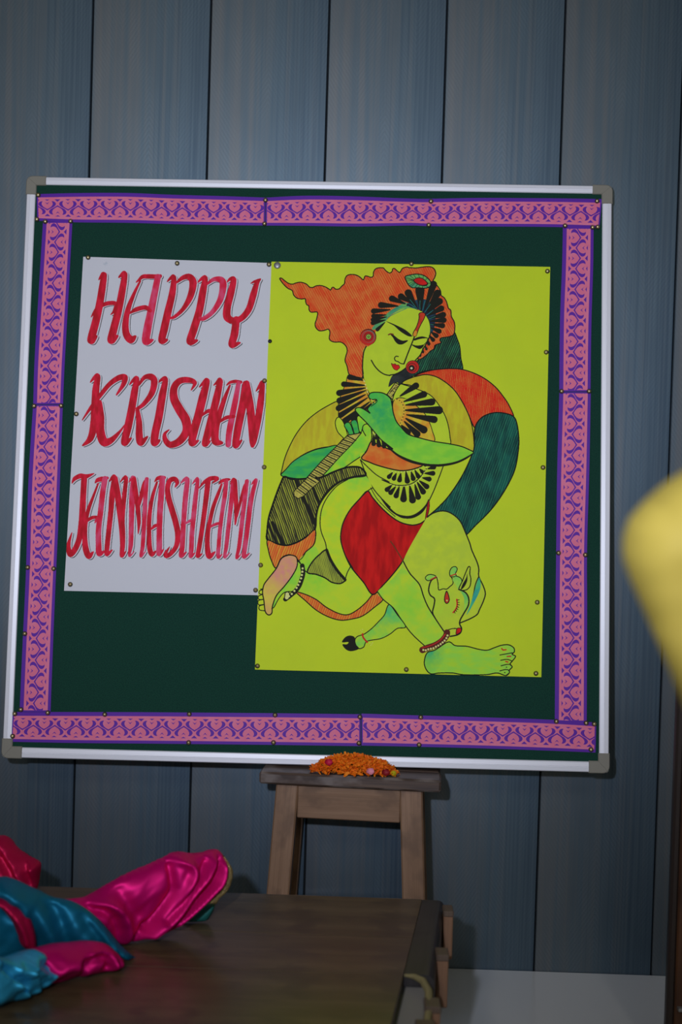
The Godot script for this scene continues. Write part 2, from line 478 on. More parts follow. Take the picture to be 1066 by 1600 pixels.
	s.area([251.6, 148.2, 257, 148.8, 262.6, 153, 268.5, 157.4, 277.2, 160.7, 287.6, 159.5, 285.2, 163.5, 275.5, 168.8, 267.6, 167.9, 261.4, 162.3, 257.2, 155.1], ink)
	s.line([247.6, 149, 252, 147.1, 257, 148], UMBER, 2.2)
	s.area([295.5, 167.9, 304.7, 170.2, 314.6, 169.5, 321, 168.1, 318.7, 173.9, 312.8, 177.5, 304.9, 174.9, 298.6, 171.3], ink)
	s.line([301, 152.2, 294.8, 169.9, 288, 188.8, 281.2, 209], INK, 2.1)
	s.line([281.2, 209, 275, 208.4, 268.7, 204.5, 263.2, 202.6, 261.6, 197.1, 264.4, 193.6, 269.1, 194], INK, 1.7)
	s.area([255.2, 208.3, 259, 210.2, 262.7, 209.1, 266, 211.6, 270.2, 211.7, 273, 216.7, 269.9, 220, 267.3, 222.5, 261.8, 220.7, 257.7, 215.2], lips, false, 0.8)
	s.dots([205.7, 154.6], 17, INK)
	s.dots([205.3, 155.4], 16, CRIMSON)
	s.dots([206.7, 153.6], 13, TEAL)
	s.dots([206.2, 154.1], 12, CRIMSON)
	s.dots([206.2, 154.1], 9, INK)
	s.dots([206.2, 154.1], 8, CRIMSON)
	s.dots([206.5, 154.1], 6, INK)
	s.dots([206.5, 154.1], 5, SAGE)
	s.dots([206.5, 154.1], 2.4, INK)
	s.dots([206.5, 154.1], 1.3, SAGE)
	s.dots([299.2, 215.4], 14, INK)
	s.dots([299.2, 215.4], 13, CRIMSON)
	s.dots([298.2, 216.4], 9.5, INK)
	s.dots([298.2, 216.4], 8.5, CRIMSON)
	s.dots([297.3, 217.4], 6, INK)
	s.dots([297, 217.7], 2.4, PEARL)
	# peacock feather eye
	s.area([278, 26.6, 287.8, 22.8, 302.7, 20.5, 317.7, 23.8, 329.1, 33.2, 331.8, 41.2, 328.3, 47.4, 318.4, 50.1, 306, 49.3, 293.6, 49.5, 286, 44.1, 280.8, 35.4], leafgreen, false, 1.6)
	s.line([279.3, 27.8, 298.1, 33.8], INK, 0.8)
	s.line([284.7, 41.6, 298.1, 35], INK, 0.8)
	s.line([291.1, 47.8, 300.7, 37.5], INK, 0.8)
	s.line([298.6, 49.4, 305.7, 39.9], INK, 0.8)
	s.line([283.2, 35.3, 296.9, 34.3], INK, 0.8)
	s.line([287.9, 23.8, 298.1, 32.5], INK, 0.8)
	s.line([295.2, 21.9, 301.7, 30.7], INK, 0.8)
	s.line([305.2, 21, 307.8, 28], INK, 0.8)
	s.line([315.2, 23.3, 315.3, 28.9], INK, 0.8)
	s.line([324, 28.2, 320.4, 32.8], INK, 0.8)
	s.line([330.5, 39.5, 323.6, 38.8], INK, 0.8)
	s.line([325.8, 47.9, 320.7, 43.5], INK, 0.8)
	s.line([314.7, 49.6, 314.5, 44.1], INK, 0.8)
	s.line([280.6, 31.1, 297.6, 33.8], INK, 0.8)
	s.line([288, 45.8, 299.4, 36.3], INK, 0.8)
	s.line([306, 49.3, 309.5, 43.2], INK, 0.8)
	s.area([295.1, 33.8, 302.9, 28.1, 312.8, 28.4, 321.7, 34.6, 326.1, 40.8, 320.8, 45.5, 310.8, 44.9, 300.8, 40.8], ink)
	s.area([296.8, 33.8, 303.4, 29.4, 312.9, 30.2, 320.5, 35.9, 323.6, 40.4, 318.2, 43, 309.5, 42.7, 302, 39.3], lips)
	# left arm, hands and flute
	s.area([147.4, 290, 128, 299.1, 106.3, 313.3, 84.8, 332.4, 66, 357.7, 52.3, 385.4, 43.4, 410.4, 39.2, 430.3, 37.3, 444.7, 49.1, 430.1, 63.2, 414.9, 82.4, 400.8, 104.2, 390.4, 126.1, 385, 149.4, 382, 167.4, 367.9, 159.6, 355.7, 149.1, 338.5, 150.9, 318.6, 149.1, 303.7], olive, false, 1.6)
	s.area([167.7, 235.8, 163.3, 250.9, 158.8, 263.5, 153.1, 278.6, 151.3, 296.1, 150.2, 313.6, 152.3, 323.5, 162.6, 335.7, 178.4, 330.4, 192.7, 317.7, 209.6, 304.8, 216.5, 292.2, 208.6, 275, 204.4, 260.1, 198.8, 242.7, 185.1, 238], collar, false, 1.2)
	s.petal(201.4, 245.1, 166.5, 237.9, 9.4, INK)
	s.petal(203.5, 255.6, 154.7, 253.6, 9.4, INK)
	s.petal(203.6, 260.6, 145.5, 273.3, 10.4, INK)
	s.petal(203.8, 266.3, 146.9, 290, 10.4, INK)
	s.petal(204.1, 274.5, 146, 306.2, 9.9, INK)
	s.petal(208.3, 281.2, 151.4, 320.5, 9.4, INK)
	s.petal(212.8, 289.8, 160.7, 332.8, 10.4, INK)
	s.petal(220.2, 289.7, 178.4, 329.2, 8.4, INK)
	s.line([198.8, 242.7, 202.9, 252.6, 206.2, 262.5, 209.7, 272.4, 216.2, 283.5, 223.8, 287.1], GOLD, 2.2)
	s.dots([200.7, 246.4, 203.4, 253.8, 206.1, 261.3, 207.9, 268.7, 211.1, 276.1, 215.7, 282.3, 220, 285.9, 223.4, 290.8, 219.1, 294.7], 1.6, CREAM)
	s.area([149.4, 382, 169.6, 360.4, 193.9, 352.4, 201, 342.3, 209.4, 335.2, 218.3, 344.4, 220.7, 359.3, 216.9, 376.7, 205.3, 396.8, 183.7, 413.4, 162.1, 428.7, 135.6, 441.7, 118.6, 447.8, 89.7, 450.9, 122.3, 413.5], palm, false, 1.6)
	s.area([37.3, 444.7, 47.9, 431.3, 60.8, 416.2, 81.2, 402.1, 104.2, 391.2, 126.2, 385.7, 149.4, 382, 127, 408.5, 89.7, 450.9, 69.6, 451.1, 52.3, 449], arm, false, 1.6)
	s.area([151, 322.3, 145.5, 327.4, 144.6, 337.4, 149.6, 352.2, 159.8, 363.1, 164.4, 366, 170.9, 362.9, 165.3, 343.1, 159.1, 329.6], skin, false, 1.4)
	s.area([162.9, 338.7, 166.7, 333.6, 172.3, 333, 176.2, 337.9, 180.2, 347.8, 183, 357.1, 179.5, 361.9, 174.5, 360.3, 170.5, 351.7, 165.3, 344.4], arm, false, 1.4)
	s.area([176.5, 332.9, 180.8, 327.9, 186.9, 328.2, 190.4, 335.1, 192.4, 345, 193.9, 352.4, 189.7, 357, 184.7, 356.4, 180.9, 345.3], arm, false, 1.4)
	s.area([188.5, 322.7, 192.8, 318.9, 202.9, 326.1, 210.6, 334.7, 201, 343.6, 198.8, 351.1, 194.4, 351.2, 191, 337.6], palm, false, 1.4)
	s.area([200.6, 347.3, 202.1, 338.6, 209.4, 335.2, 216.9, 340.7, 219.3, 351.9, 220.3, 361.8, 214.3, 371.8, 204.1, 362.1, 208.2, 359.6, 203.8, 353.5], palm)
	s.line([207.7, 359.6, 203.3, 352.7, 200.6, 346.1, 202.1, 338.6, 209.4, 335.2, 216.9, 340.7, 219.5, 351.9, 220.2, 364.3, 216.9, 376.7], INK, 1.6)
	s.area([170.1, 359.5, 184.4, 356.5, 198.8, 353.6, 182.5, 375.1, 150.9, 410.1, 120.8, 446.4, 98.2, 473.3, 85.6, 486.7, 74.1, 492.2, 66, 487.2, 64.3, 478, 88.2, 451.1, 119.6, 413.5, 149.9, 381.1], reed, true, 1.5)
	s.line([170.2, 360.8, 187.5, 369.7], INK, 1.9)
	s.line([167.7, 364.8, 183.7, 372.4], INK, 0.9)
	s.line([161.3, 368.9, 181.2, 375.1], INK, 1.9)
	s.line([158.8, 373, 177.3, 377.8], INK, 0.9)
	s.line([154.9, 375.7, 174.8, 381.9], INK, 1.9)
	s.line([152.5, 379.7, 171, 384.6], INK, 0.9)
	s.line([148.6, 382.5, 168.5, 388.6], INK, 1.9)
	s.line([146.1, 386.5, 164.7, 391.3], INK, 0.9)
	s.line([142.3, 389.2, 162.2, 396.7], INK, 1.9)
	s.line([139.8, 393.2, 158.4, 399.4], INK, 0.9)
	s.line([136, 395.9, 155.9, 403.4], INK, 1.9)
	s.line([133.5, 400, 152.1, 406.1], INK, 0.9)
	s.line([129.7, 402.7, 149.7, 411.5], INK, 1.9)
	s.line([127.2, 406.7, 145.8, 414.2], INK, 0.9)
	s.line([123.4, 409.4, 143.4, 419.5], INK, 1.9)
	s.line([120.9, 413.5, 139.6, 422.3], INK, 0.9)
	s.line([117.1, 416.2, 137.1, 426.3], INK, 1.9)
	s.line([114.6, 420.2, 133.2, 429], INK, 0.9)
	s.line([110.8, 424.2, 130.8, 434.3], INK, 1.9)
	s.line([108.3, 428.2, 127, 437], INK, 0.9)
	s.line([104.5, 432.3, 124.6, 442.4], INK, 1.9)
	s.line([102.1, 436.3, 120.7, 445.1], INK, 0.9)
	s.line([98.3, 440.3, 117, 450.4], INK, 1.9)
	s.line([95.8, 444.4, 113.2, 453.2], INK, 0.9)
	s.line([92, 448.4, 109.4, 458.5], INK, 1.9)
	s.line([89.6, 452.4, 105.6, 461.2], INK, 0.9)
	s.line([85.8, 456.4, 101.9, 467.9], INK, 1.9)
	s.line([83.3, 460.4, 98.1, 470.6], INK, 0.9)
	s.line([78.2, 464.5, 94.4, 476], INK, 1.9)
	s.line([75.8, 468.5, 90.6, 478.7], INK, 0.9)
	s.line([71.9, 471.2, 88.1, 482.7], INK, 1.9)
	s.line([69.5, 475.2, 84.3, 485.4], INK, 0.9)
	s.area([248.3, 273.3, 265, 248, 283, 260.1, 261.6, 285.5], reed, true, 1.6)
	s.line([253.5, 271.6, 259.4, 265.2, 264.1, 268.3, 268.6, 263.5], INK, 1)
	s.line([258.3, 277.7, 264.3, 272.9, 269, 274.4, 274, 269], INK, 1)
	s.line([260.9, 262.1, 265.3, 257.3, 270.6, 259.7, 276.1, 257.1], INK, 1)
	s.line([254.9, 267.5, 262.3, 260.5, 267, 262.9], INK, 1)
	s.line([265.2, 254.2, 269.9, 255.7, 274.7, 260.2], INK, 1)
	s.line([259.7, 274.6, 265.7, 268.2, 271.8, 266.5, 276.3, 262.7], INK, 1)
	# right shoulder, necklace, scarf
	s.area([279, 249.2, 303.2, 235.3, 324.6, 230.5, 346.3, 233.8, 368.2, 245.8, 387.2, 262.5, 403.2, 285.5, 416.1, 310.1, 424.5, 334.8, 428.9, 362.5, 429, 388.8, 402.6, 378.6, 379.5, 373.5, 351.9, 320.8, 310.1, 261.1], olive, false, 1.6)
	s.area([272.9, 254, 285.2, 253.2, 310.1, 261.1, 335.1, 271.4, 350.9, 286.7, 367, 311.2, 375.3, 332.7, 380, 357.4, 379.5, 373.5, 347.1, 368.1, 307, 359, 275.6, 338, 260.2, 288.6], skin, false, 1.5)
	s.area([261.7, 288.6, 275.3, 279.6, 295.5, 284.7, 311.2, 296.8, 322.3, 305.9, 333.5, 321.2, 343.4, 345.8, 347.1, 368.1, 307, 359, 275, 339.6, 264.2, 319.6], collar, false, 1.2)
	s.area([283.7, 281.9, 295.4, 284.1, 306.5, 293.8, 288.1, 294.9], skin)
	s.petal(275.2, 276.4, 311.4, 250.7, 10.5, INK)
	s.petal(283.8, 287.2, 328.9, 269.4, 11.1, INK)
	s.petal(288.1, 294.2, 346.3, 286.1, 11.8, INK)
	s.petal(287.5, 305.1, 362.2, 303.5, 13.6, INK)
	s.petal(290.2, 314.4, 352, 323.9, 11.8, INK)
	s.petal(288.9, 322.2, 331.2, 347.7, 12.4, INK)
	s.petal(286, 328.5, 316.7, 357.3, 11.1, INK)
	s.petal(280.1, 336.4, 297, 353.7, 9.9, INK)
	s.dots([266.2, 283.8, 272.3, 283.7, 277, 286.7, 280.3, 291.3, 282.9, 297.5, 284.3, 303.6, 284.5, 309.9, 283.5, 316.1, 281.2, 322.4, 279, 328.6, 276.1, 334.3, 274.1, 339.6], 1.9, GOLD)
	s.dots([269.2, 282.8, 274.8, 285.2, 279, 288.8, 281.9, 294.4, 283.9, 300.5, 284.4, 306.8, 284, 313, 282.4, 319.2, 280.1, 325.5, 277.5, 331.8], 1.1, INK)
	s.area([303.2, 235.3, 315.3, 228.2, 330.6, 223.2, 345.9, 219.7, 373.6, 217, 398.2, 217.7, 423.1, 224.4, 448, 236.3, 469.9, 253, 485.8, 271.3, 498.5, 289.7, 508.9, 313.7, 492.8, 307.5, 474.3, 305.8, 456, 309.9, 440.9, 319.5, 430.7, 337.1, 424.3, 328.6, 416.1, 310.1, 403.2, 285.5, 387.2, 262.5, 368.2, 245.8, 346.3, 233.8, 324.6, 230.5], scarfred, false, 1.7)
	s.area([430.7, 337.1, 440.9, 319.5, 456, 309.9, 474.3, 305.8, 492.8, 307.5, 508.9, 313.7, 516.3, 329.6, 520.7, 360.5, 519.3, 391.4, 513.9, 422.4, 502.4, 450.3, 484.8, 481.5, 464.2, 509.6, 437.5, 537.8, 415.2, 559.7, 407.1, 541.5, 397.5, 526.5, 385, 514.5, 369.6, 510.3, 354.5, 515.2, 338, 524.2, 354.3, 509.1, 375.1, 487.1, 392.7, 462.1, 407.3, 437.1, 418.9, 412.2, 426, 393.5, 429.7, 381.1, 429.8, 362.5], scarfteal, false, 1.9)
	# chest band and torso
	s.area([198.3, 409.3, 210.1, 394.2, 308.6, 411.6, 354.7, 417.4, 368.5, 417, 361.4, 438.2, 351.5, 466.1, 341.5, 489.4, 334.4, 506.5, 327.4, 529.7, 309.4, 539.3, 297.2, 539.6, 281.7, 533.8, 259.9, 520.5, 241, 504.1, 221.8, 478.4, 208.7, 454], skin)
	s.area([219.2, 371.7, 231.6, 376.4, 249.1, 383.5, 269, 391.7, 277.5, 399.9, 299.3, 408.7, 325.6, 416.8, 309, 425.5, 284.6, 429.8, 260, 426.6, 232.1, 419.5, 216.6, 413.7, 200.7, 406.3, 210, 391.8], chest, false, 2)
	s.petal(224.1, 356.7, 224.4, 379.5, 7.4, INK)
	s.petal(231.6, 359, 236.2, 381.8, 7.9, INK)
	s.petal(241.2, 367.5, 247.1, 384, 6.9, INK)
	s.petal(228, 355.4, 229.3, 366.5, 4.5, INK)
	s.dots([222.3, 353, 226.1, 356.7, 230.5, 356.1, 235, 359, 238.6, 362.6, 242.4, 366.3], 1.3, CREAM)
	s.line([198.3, 409.3, 213.6, 423.8, 233.8, 440.7, 258.7, 453.7, 243.8, 449.5, 260.9, 456.5, 276.4, 460.2, 300.8, 457.4, 318.8, 445.3, 333.5, 424.9], INK, 1.6)
	s.petal(264.8, 434.2, 256, 445.8, 7.4, INK)
	s.petal(272.5, 435.6, 266.8, 449.6, 7.4, INK)
	s.petal(281.7, 435.4, 279.2, 453, 8, INK)
	s.petal(292.3, 432, 296.4, 455.1, 8.7, INK)
	s.petal(303, 431.8, 308.8, 449.2, 8, INK)
	s.petal(310.6, 428.5, 319.3, 443.8, 7.4, INK)
	s.petal(319.7, 425.2, 327.6, 433.4, 6.2, INK)
	s.petal(328.7, 417.9, 333.8, 414.1, 6.8, INK)
	s.petal(264.1, 460.4, 252.2, 472.1, 8, INK)
	s.petal(271.9, 463.3, 260.1, 478.4, 8, INK)
	s.petal(279.5, 463.2, 272.6, 485.5, 8.7, INK)
	s.petal(289.3, 461.4, 289, 493.1, 11.1, INK)
	s.petal(300.9, 461.1, 308.7, 494.8, 11.1, INK)
	s.petal(311.5, 457.8, 320, 487.5, 9.3, INK)
	s.petal(316, 453.1, 331, 475.8, 9.3, INK)
	s.petal(320.4, 449.9, 338.9, 463.9, 8.7, INK)
	s.petal(326.4, 443.6, 343.9, 446.6, 8, INK)
	s.petal(330.7, 434.3, 351.2, 433.8, 8, INK)
	s.petal(336.5, 424.9, 352.3, 420.5, 7.4, INK)
	s.dots([258.6, 431.9, 264.7, 431.7, 270.9, 432.5, 277, 433, 283.2, 432.6, 289.3, 432.1, 295.4, 431.7, 301.5, 430.3, 307.5, 428.6, 313.6, 426.3, 319.7, 423.7], 1.1, CREAM)
	s.dots([262.5, 458.3, 268.7, 460.6, 274.9, 461.7, 282.5, 462.2, 289.3, 461.4, 296.3, 460.6, 302.4, 459.3, 308.4, 457.3, 313.8, 454.1, 318.3, 449.9, 322.4, 445.2, 326.2, 439, 329.4, 432.7, 332, 427.1, 334, 421.8], 1.1, CREAM)
	s.area([184.2, 306.6, 189.7, 301.5, 198.4, 303.1, 208.5, 308.6, 214.8, 312.7, 209.6, 304.8, 215.4, 296, 225, 287.1, 226.6, 284, 216.3, 284.3, 210.7, 278.6, 214.6, 271.1, 228.1, 269, 243, 271.7, 255.6, 281.4, 259.8, 296.3, 262.7, 311.2, 269.4, 328.4, 279.7, 340.6, 294.5, 354.7, 319.3, 361.9, 347.1, 368.1, 377.9, 372.3, 402.6, 377, 418.1, 382.9, 429, 389.4, 418.5, 398.3, 397.4, 409.6, 373, 415.7, 348.6, 417.5, 324, 414.3, 299.3, 408.7, 274.4, 396.9, 255.5, 381.9, 263.9, 385.6, 251.3, 376, 238.7, 366.3, 223.4, 349.3, 208, 332.2, 192.7, 317.7], arm2, false, 1.8)
	s.area([238.1, 366.8, 255.4, 380.3, 274.3, 395.4, 299.2, 406.3, 323.9, 412.8, 348.5, 415, 373, 413.2, 397.3, 407.1, 418.4, 396.2, 429, 389.4, 418.5, 400.5, 397.4, 411.8, 373.1, 418.2, 348.7, 420.3, 324.1, 418, 299.4, 412.4, 274.5, 400.6, 255.6, 385], ink)
	s.line([226.6, 284, 228.7, 287, 225.2, 292, 216.7, 298.5], INK, 1.3)
	s.dots([216.3, 285.3, 221.3, 287.1, 223.8, 289.6, 218.5, 291.7], 1.5, GOLD)
	s.line([368.5, 417, 361.4, 438.2, 351.5, 466.1, 341.5, 489.4], INK, 1.7)
	s.line([198.3, 409.3, 214.7, 447.7, 227.6, 469, 243.5, 487.1, 262.5, 505.1], INK, 1.7)
	s.area([240.4, 484.1, 259.4, 503.6, 275.1, 517.1, 290.5, 521.6, 305.8, 521, 320.8, 512.9, 334.1, 498.8, 339.9, 486.4, 336.4, 501.8, 327, 515.9, 312, 525.4, 296.8, 527.9, 281.5, 524.6, 259.6, 509.8], ink)
	s.area([341, 488.9, 342.2, 502.9, 339.5, 519.1, 334.7, 530.6, 336.3, 511.1, 338.2, 494.9], lips, false, 1)
	# black striped cloth, left leg, red skirt
	s.area([208.8, 440.9, 184.7, 446.4, 163.4, 455, 139.9, 477.3, 123.4, 505.3, 110.9, 532.7, 111.3, 578.6, 107.6, 589.4, 93.3, 601.9, 80.5, 618.4, 90.6, 635.6, 98.9, 642.1, 136.1, 595.5, 144.9, 615.4, 159.1, 636.6, 175.8, 654.9, 185.6, 627.9, 171.6, 609.4, 164.7, 582.7, 164.2, 553, 171.3, 525.8, 191.9, 498.3, 215.4, 474.7, 224.5, 466.4], skin)
	s.area([208.9, 441.5, 184.8, 447.5, 163.5, 456.1, 142.6, 477.8, 127.4, 505.2, 121, 535.1, 124, 559.4, 132.9, 580.7, 140.5, 604.8, 159.1, 636.6, 175.8, 654.9, 184.4, 630.6, 171.6, 609.4, 164.7, 582.7, 164.2, 553, 171.3, 525.8, 191.9, 498.3, 215.4, 474.7, 224.5, 466.4], thigh)
	s.area([44.2, 448, 60.6, 452.5, 93, 450.4, 119.9, 447.1, 141.2, 437.1, 162.5, 428.4, 181.3, 424.2, 200.2, 426.2, 210.2, 440.9, 184.7, 445.8, 160.7, 454.3, 139.7, 471, 121.7, 495.9, 113.1, 519.1, 110.4, 554.3, 92.1, 570.9, 73.7, 582.2, 55.1, 588, 36.1, 585.8, 14.8, 578.2, 13.5, 559.3, 15.7, 532.2, 22.2, 507.7, 30.6, 480.4, 37.9, 459.8], stripes, false, 3)
	s.line([68.8, 455, 77.9, 479.3, 98.2, 516.7, 108.5, 540.8], INK, 6)
	s.line([23.6, 542.9, 38.2, 569.5, 47, 586.9], INK, 6)
	s.line([103.1, 467.8, 116.4, 497.3], INK, 5)
	s.line([15.7, 545.7, 33.4, 584.5], INK, 4)
	s.line([210.2, 440.9, 179.3, 446.5, 152.8, 458.5, 131.8, 478, 116.7, 505.5, 111.7, 532.6, 110.9, 554.3], INK, 3.2)
	s.line([174.1, 450.4, 152.9, 464, 134.8, 486.1, 123.6, 510.7, 120.5, 537.8, 124, 559.4, 132.9, 580.7, 136.1, 595.5], INK, 1.6)
	s.area([95.8, 443, 117.2, 455.7, 98.2, 473.3, 85.6, 486.7, 74.1, 492.2, 66, 487.2, 64.3, 478, 78.2, 463.2], reed, true, 1.4)
	s.line([98.3, 440.3, 117, 450.4], INK, 1.9)
	s.line([95.8, 444.4, 113.2, 453.2], INK, 0.9)
	s.line([92, 448.4, 109.4, 458.5], INK, 1.9)
	s.line([89.6, 452.4, 105.6, 461.2], INK, 0.9)
	s.line([85.8, 456.4, 101.9, 467.9], INK, 1.9)
	s.line([83.3, 460.4, 98.1, 470.6], INK, 0.9)
	s.line([78.2, 464.5, 94.4, 476], INK, 1.9)
	s.line([75.8, 468.5, 90.6, 478.7], INK, 0.9)
	s.line([71.9, 471.2, 88.1, 482.7], INK, 1.9)
	s.line([69.5, 475.2, 84.3, 485.4], INK, 0.9)
	s.area([14.8, 578.7, 36.2, 586.3, 55.1, 588.5, 73.7, 582.7, 92.2, 571.5, 110.4, 554.8, 112.4, 573.1, 108.1, 587.3, 93.3, 601.1, 85.7, 614.2, 80, 620.3, 76.3, 614.4, 66.6, 608.2, 55.9, 607.9, 44, 615.2, 34, 634.8, 24, 618.4, 17.8, 599.7], cuff, false, 1.8)
	s.area([80, 620.3, 93.4, 603.2, 111.7, 589.3, 120.4, 606.6, 106.2, 623.1, 98.9, 642.1, 116.5, 645.7, 138.2, 653.2, 160, 663.4, 173.4, 660.4, 177.1, 652.2, 185.7, 628.4, 202.6, 654.3, 231, 683.6, 209.6, 702.3, 178.3, 725.8, 156.6, 717, 123.8, 699.1, 96.5, 686.4, 78.9, 682.8, 90, 657.1, 91.4, 636.9], calf)
	s.line([185.7, 628.4, 179.4, 641.4, 175.8, 654.9], INK, 1.6)
	s.line([80.5, 618.4, 90.6, 635.6, 98.9, 642.6], INK, 1.7)
	s.line([93.3, 601.9, 87, 612.8, 80.5, 618.4], INK, 1.4)
	s.area([136.1, 595.5, 120.4, 606.6, 106.2, 623.1, 98.9, 642.1, 116.5, 645.7, 134.1, 652, 149.2, 661, 165.4, 663.2, 174.6, 658.2, 175.8, 654.4, 159.1, 636.6, 144.9, 615.4], darkfan, false, 2.2)
	s.line([136.1, 595.5, 144.9, 615.4, 159.1, 636.6, 175.8, 654.9], INK, 4.6)
	s.area([77.8, 619.2, 90.6, 636.1, 87.9, 657.1, 77.4, 678.9, 54.8, 683.4, 43.2, 695.8, 33.2, 714.8, 30.4, 712.2, 37.6, 690.6, 53, 671.4, 68.2, 649.6, 76.9, 630.5], heel, false, 1.5)
	s.area([76.3, 614.4, 69.4, 608.7, 57.2, 608.4, 44.1, 616, 35.4, 635.1, 20.1, 656.1, 11.2, 669.8, 9.2, 685.9, 12.5, 701.9, 16.1, 723.2, 23.1, 730.3, 29.6, 726.1, 30.4, 712.2, 37.6, 690.6, 53, 671.4, 68.2, 649.6, 76.9, 630.5], sole, false, 1.9)
	s.line([9.7, 679.2, 2.9, 682.1, 2.6, 687.4, 9.6, 689.1], INK, 1.5)
	s.line([9.1, 689.2, 1.4, 692.8, 1.7, 699, 10.6, 699.3], INK, 1.5)
	s.line([10, 699.3, 1, 702.2, 2.1, 710.2, 12, 709.4], INK, 1.5)
	s.line([12.1, 710, 3.6, 712.9, 4.4, 720.3, 14.2, 722], INK, 1.5)
	s.line([8.9, 677.9, 4.9, 678.5], INK, 1.5)
	s.line([87.6, 628.9, 90, 643.7, 87.3, 657.2, 82.5, 670.7, 74.8, 681.6, 65.8, 689.9, 56.1, 697.6], INK, 7.4)
	s.line([59.5, 687.3, 58.7, 694.1], INK, 9)
	s.line([59.5, 687.3, 58.7, 694.1], CREAM, 6)
	s.dots([88.6, 634.3, 88.3, 641, 87.5, 647.8, 86.2, 654.5, 83.7, 661.3, 81, 668, 77.8, 674, 73.7, 680.3, 68.6, 686.6, 63.1, 691.3, 58.7, 695.4], 2.2, CREAM)
	s.area([77.6, 682.9, 96.5, 686.9, 118.3, 696.6, 140.3, 712.1, 164.9, 723.5, 183.7, 725.6, 202.1, 715.8, 220.2, 699.3, 231.8, 684.3, 241, 678.8, 254, 692.3, 236.6, 709.6, 213.2, 727.6, 189.3, 734.8, 168, 737, 143.7, 730.7, 119.1, 717.9, 97, 699.8], cuff, false, 1.7)
	s.area([215, 473.4, 226.2, 486.7, 245.8, 507.8, 267.9, 526.2, 287.1, 536.6, 308.7, 540.7, 324.7, 537, 334.5, 531.4, 325.1, 551.9, 312.5, 576.4, 292.1, 613.2, 274.2, 639.1, 253.5, 663.7, 232.8, 683.5, 213.2, 659.4, 188.1, 630.5, 173.7, 604, 164.7, 577.3, 164.1, 558.4, 168.7, 536.7, 181.3, 512.1, 199.4, 490], skirt, false, 2)
	s.line([225.6, 466.3, 215, 473.4, 199.4, 490, 181.3, 512.1, 168.7, 536.7, 164.1, 558.4, 164.7, 577.3, 173.7, 604, 190.8, 631.8], INK, 1.6)
	s.line([221.5, 466.4, 234.4, 487.8, 253.9, 507.7, 273.2, 524], INK, 1.2)
	s.line([265.4, 574.8, 275.2, 588, 291.3, 613.2], UMBER, 2.1)
	# right leg, cow
	s.area([292.3, 614.7, 287.5, 630.9, 267.8, 654.8, 242.3, 677.9, 254.4, 693.1, 275.4, 710, 292.2, 732.9, 313.4, 759.9, 340.3, 783.9, 361.9, 777.5, 380.3, 759.6, 360.4, 728.2, 345.2, 705.3, 335.9, 685.2, 326.4, 660.6, 306.8, 639.2], shin)
	s.area([338.4, 524, 334.2, 530, 292.3, 614.7, 306.8, 639.2, 326.4, 660.6, 335.9, 685.2, 345.2, 705.3, 360.4, 728.2, 378.6, 753.9, 390.5, 763.7, 405, 760.5, 413.4, 750.1, 411.6, 736.2, 430.3, 727.9, 444.6, 718.8, 456.9, 690.9, 460.3, 676.2, 456.2, 661.8, 446.4, 644.5, 445.9, 627, 441.8, 612.5, 430.9, 589.3, 417.4, 554.5, 406, 531.3, 392.4, 518.3, 377.6, 511.3, 362.9, 511.1, 348.4, 516.4], cow)
	s.line([338.4, 524, 348.4, 516.4, 362.9, 511.1, 377.6, 511.3, 392.4, 518.3, 406, 531.3, 417.4, 554.5, 426.2, 574.8, 430.9, 589.3, 441.8, 612.5, 445.9, 627, 446.3, 641.6, 456.2, 661.8, 460.3, 676.2, 456.9, 690.9, 449.5, 708.5, 444.6, 718.8, 430.3, 727.9, 411.6, 736.2], INK, 2)
	s.line([446.3, 641.6, 440, 657.8, 436.3, 679.8, 433.7, 694.4], INK, 1.7)
	s.area([446.4, 644.5, 450.5, 657.5, 447.7, 673.6, 436.7, 697.2, 423.7, 719.9, 431.7, 695.9, 438.1, 671], tealwash)
	s.line([292.3, 614.7, 306.8, 639.2, 326.4, 660.6, 335.9, 685.2, 345.2, 705.3, 360.4, 728.2, 378.6, 753.9], INK, 2)
	s.line([242.3, 677.9, 254.4, 693.1, 275.4, 710, 292.2, 732.9, 313.4, 759.9, 340.3, 783.9], INK, 1.7)
	s.line([360.4, 728.2, 354.9, 716.7, 357.4, 702.1, 357.9, 689, 349.2, 681.9, 345.6, 670.4, 350.1, 652.8, 361, 645.2], INK, 2.2)
	s.area([359.5, 644.3, 352.1, 640.4, 343.3, 641.2, 338.2, 647.2, 342.2, 652.4, 349.5, 651.3], tealwash2, false, 1.4)
	s.line([349.4, 650.4, 359.5, 644.9], CRIMSON, 1.8)
	s.line([361.6, 646.6, 364.3, 658.2, 366.1, 670.7, 374.8, 668.5, 382.1, 668.9, 387.8, 664.1, 394.3, 657.5, 393.2, 648.8, 389.5, 643], INK, 1.6)
	s.area([389.5, 643.6, 386.9, 634.9, 391, 625.4, 398.3, 622.9, 402.2, 628.1, 399.2, 636.9, 400.3, 642.2], tealwash2, false, 1.4)
	s.line([389.5, 641.8, 399.3, 638.1], CRIMSON, 1.8)
	s.area([393.2, 648.8, 401.7, 641.8, 409.1, 645.4, 412.2, 651.2, 409.6, 662.9, 406, 668.9, 399.3, 658.8], tealwash2)
	s.line([400.3, 641.9, 408.2, 644.9, 412.5, 651.2, 410.2, 662.9, 406, 669.4], INK, 1.5)
	s.area([406.8, 668.8, 413.6, 651.2, 417.7, 639.4, 424.5, 622.9, 428.4, 624.5, 427.8, 636.2, 430.5, 647.8, 428.5, 662.5, 420, 670], cow, false, 1.6)
	s.area([410.6, 669.3, 413.8, 658.5, 420.8, 645.2, 422.6, 636.4, 423, 650.9, 417.5, 663.3], ink)
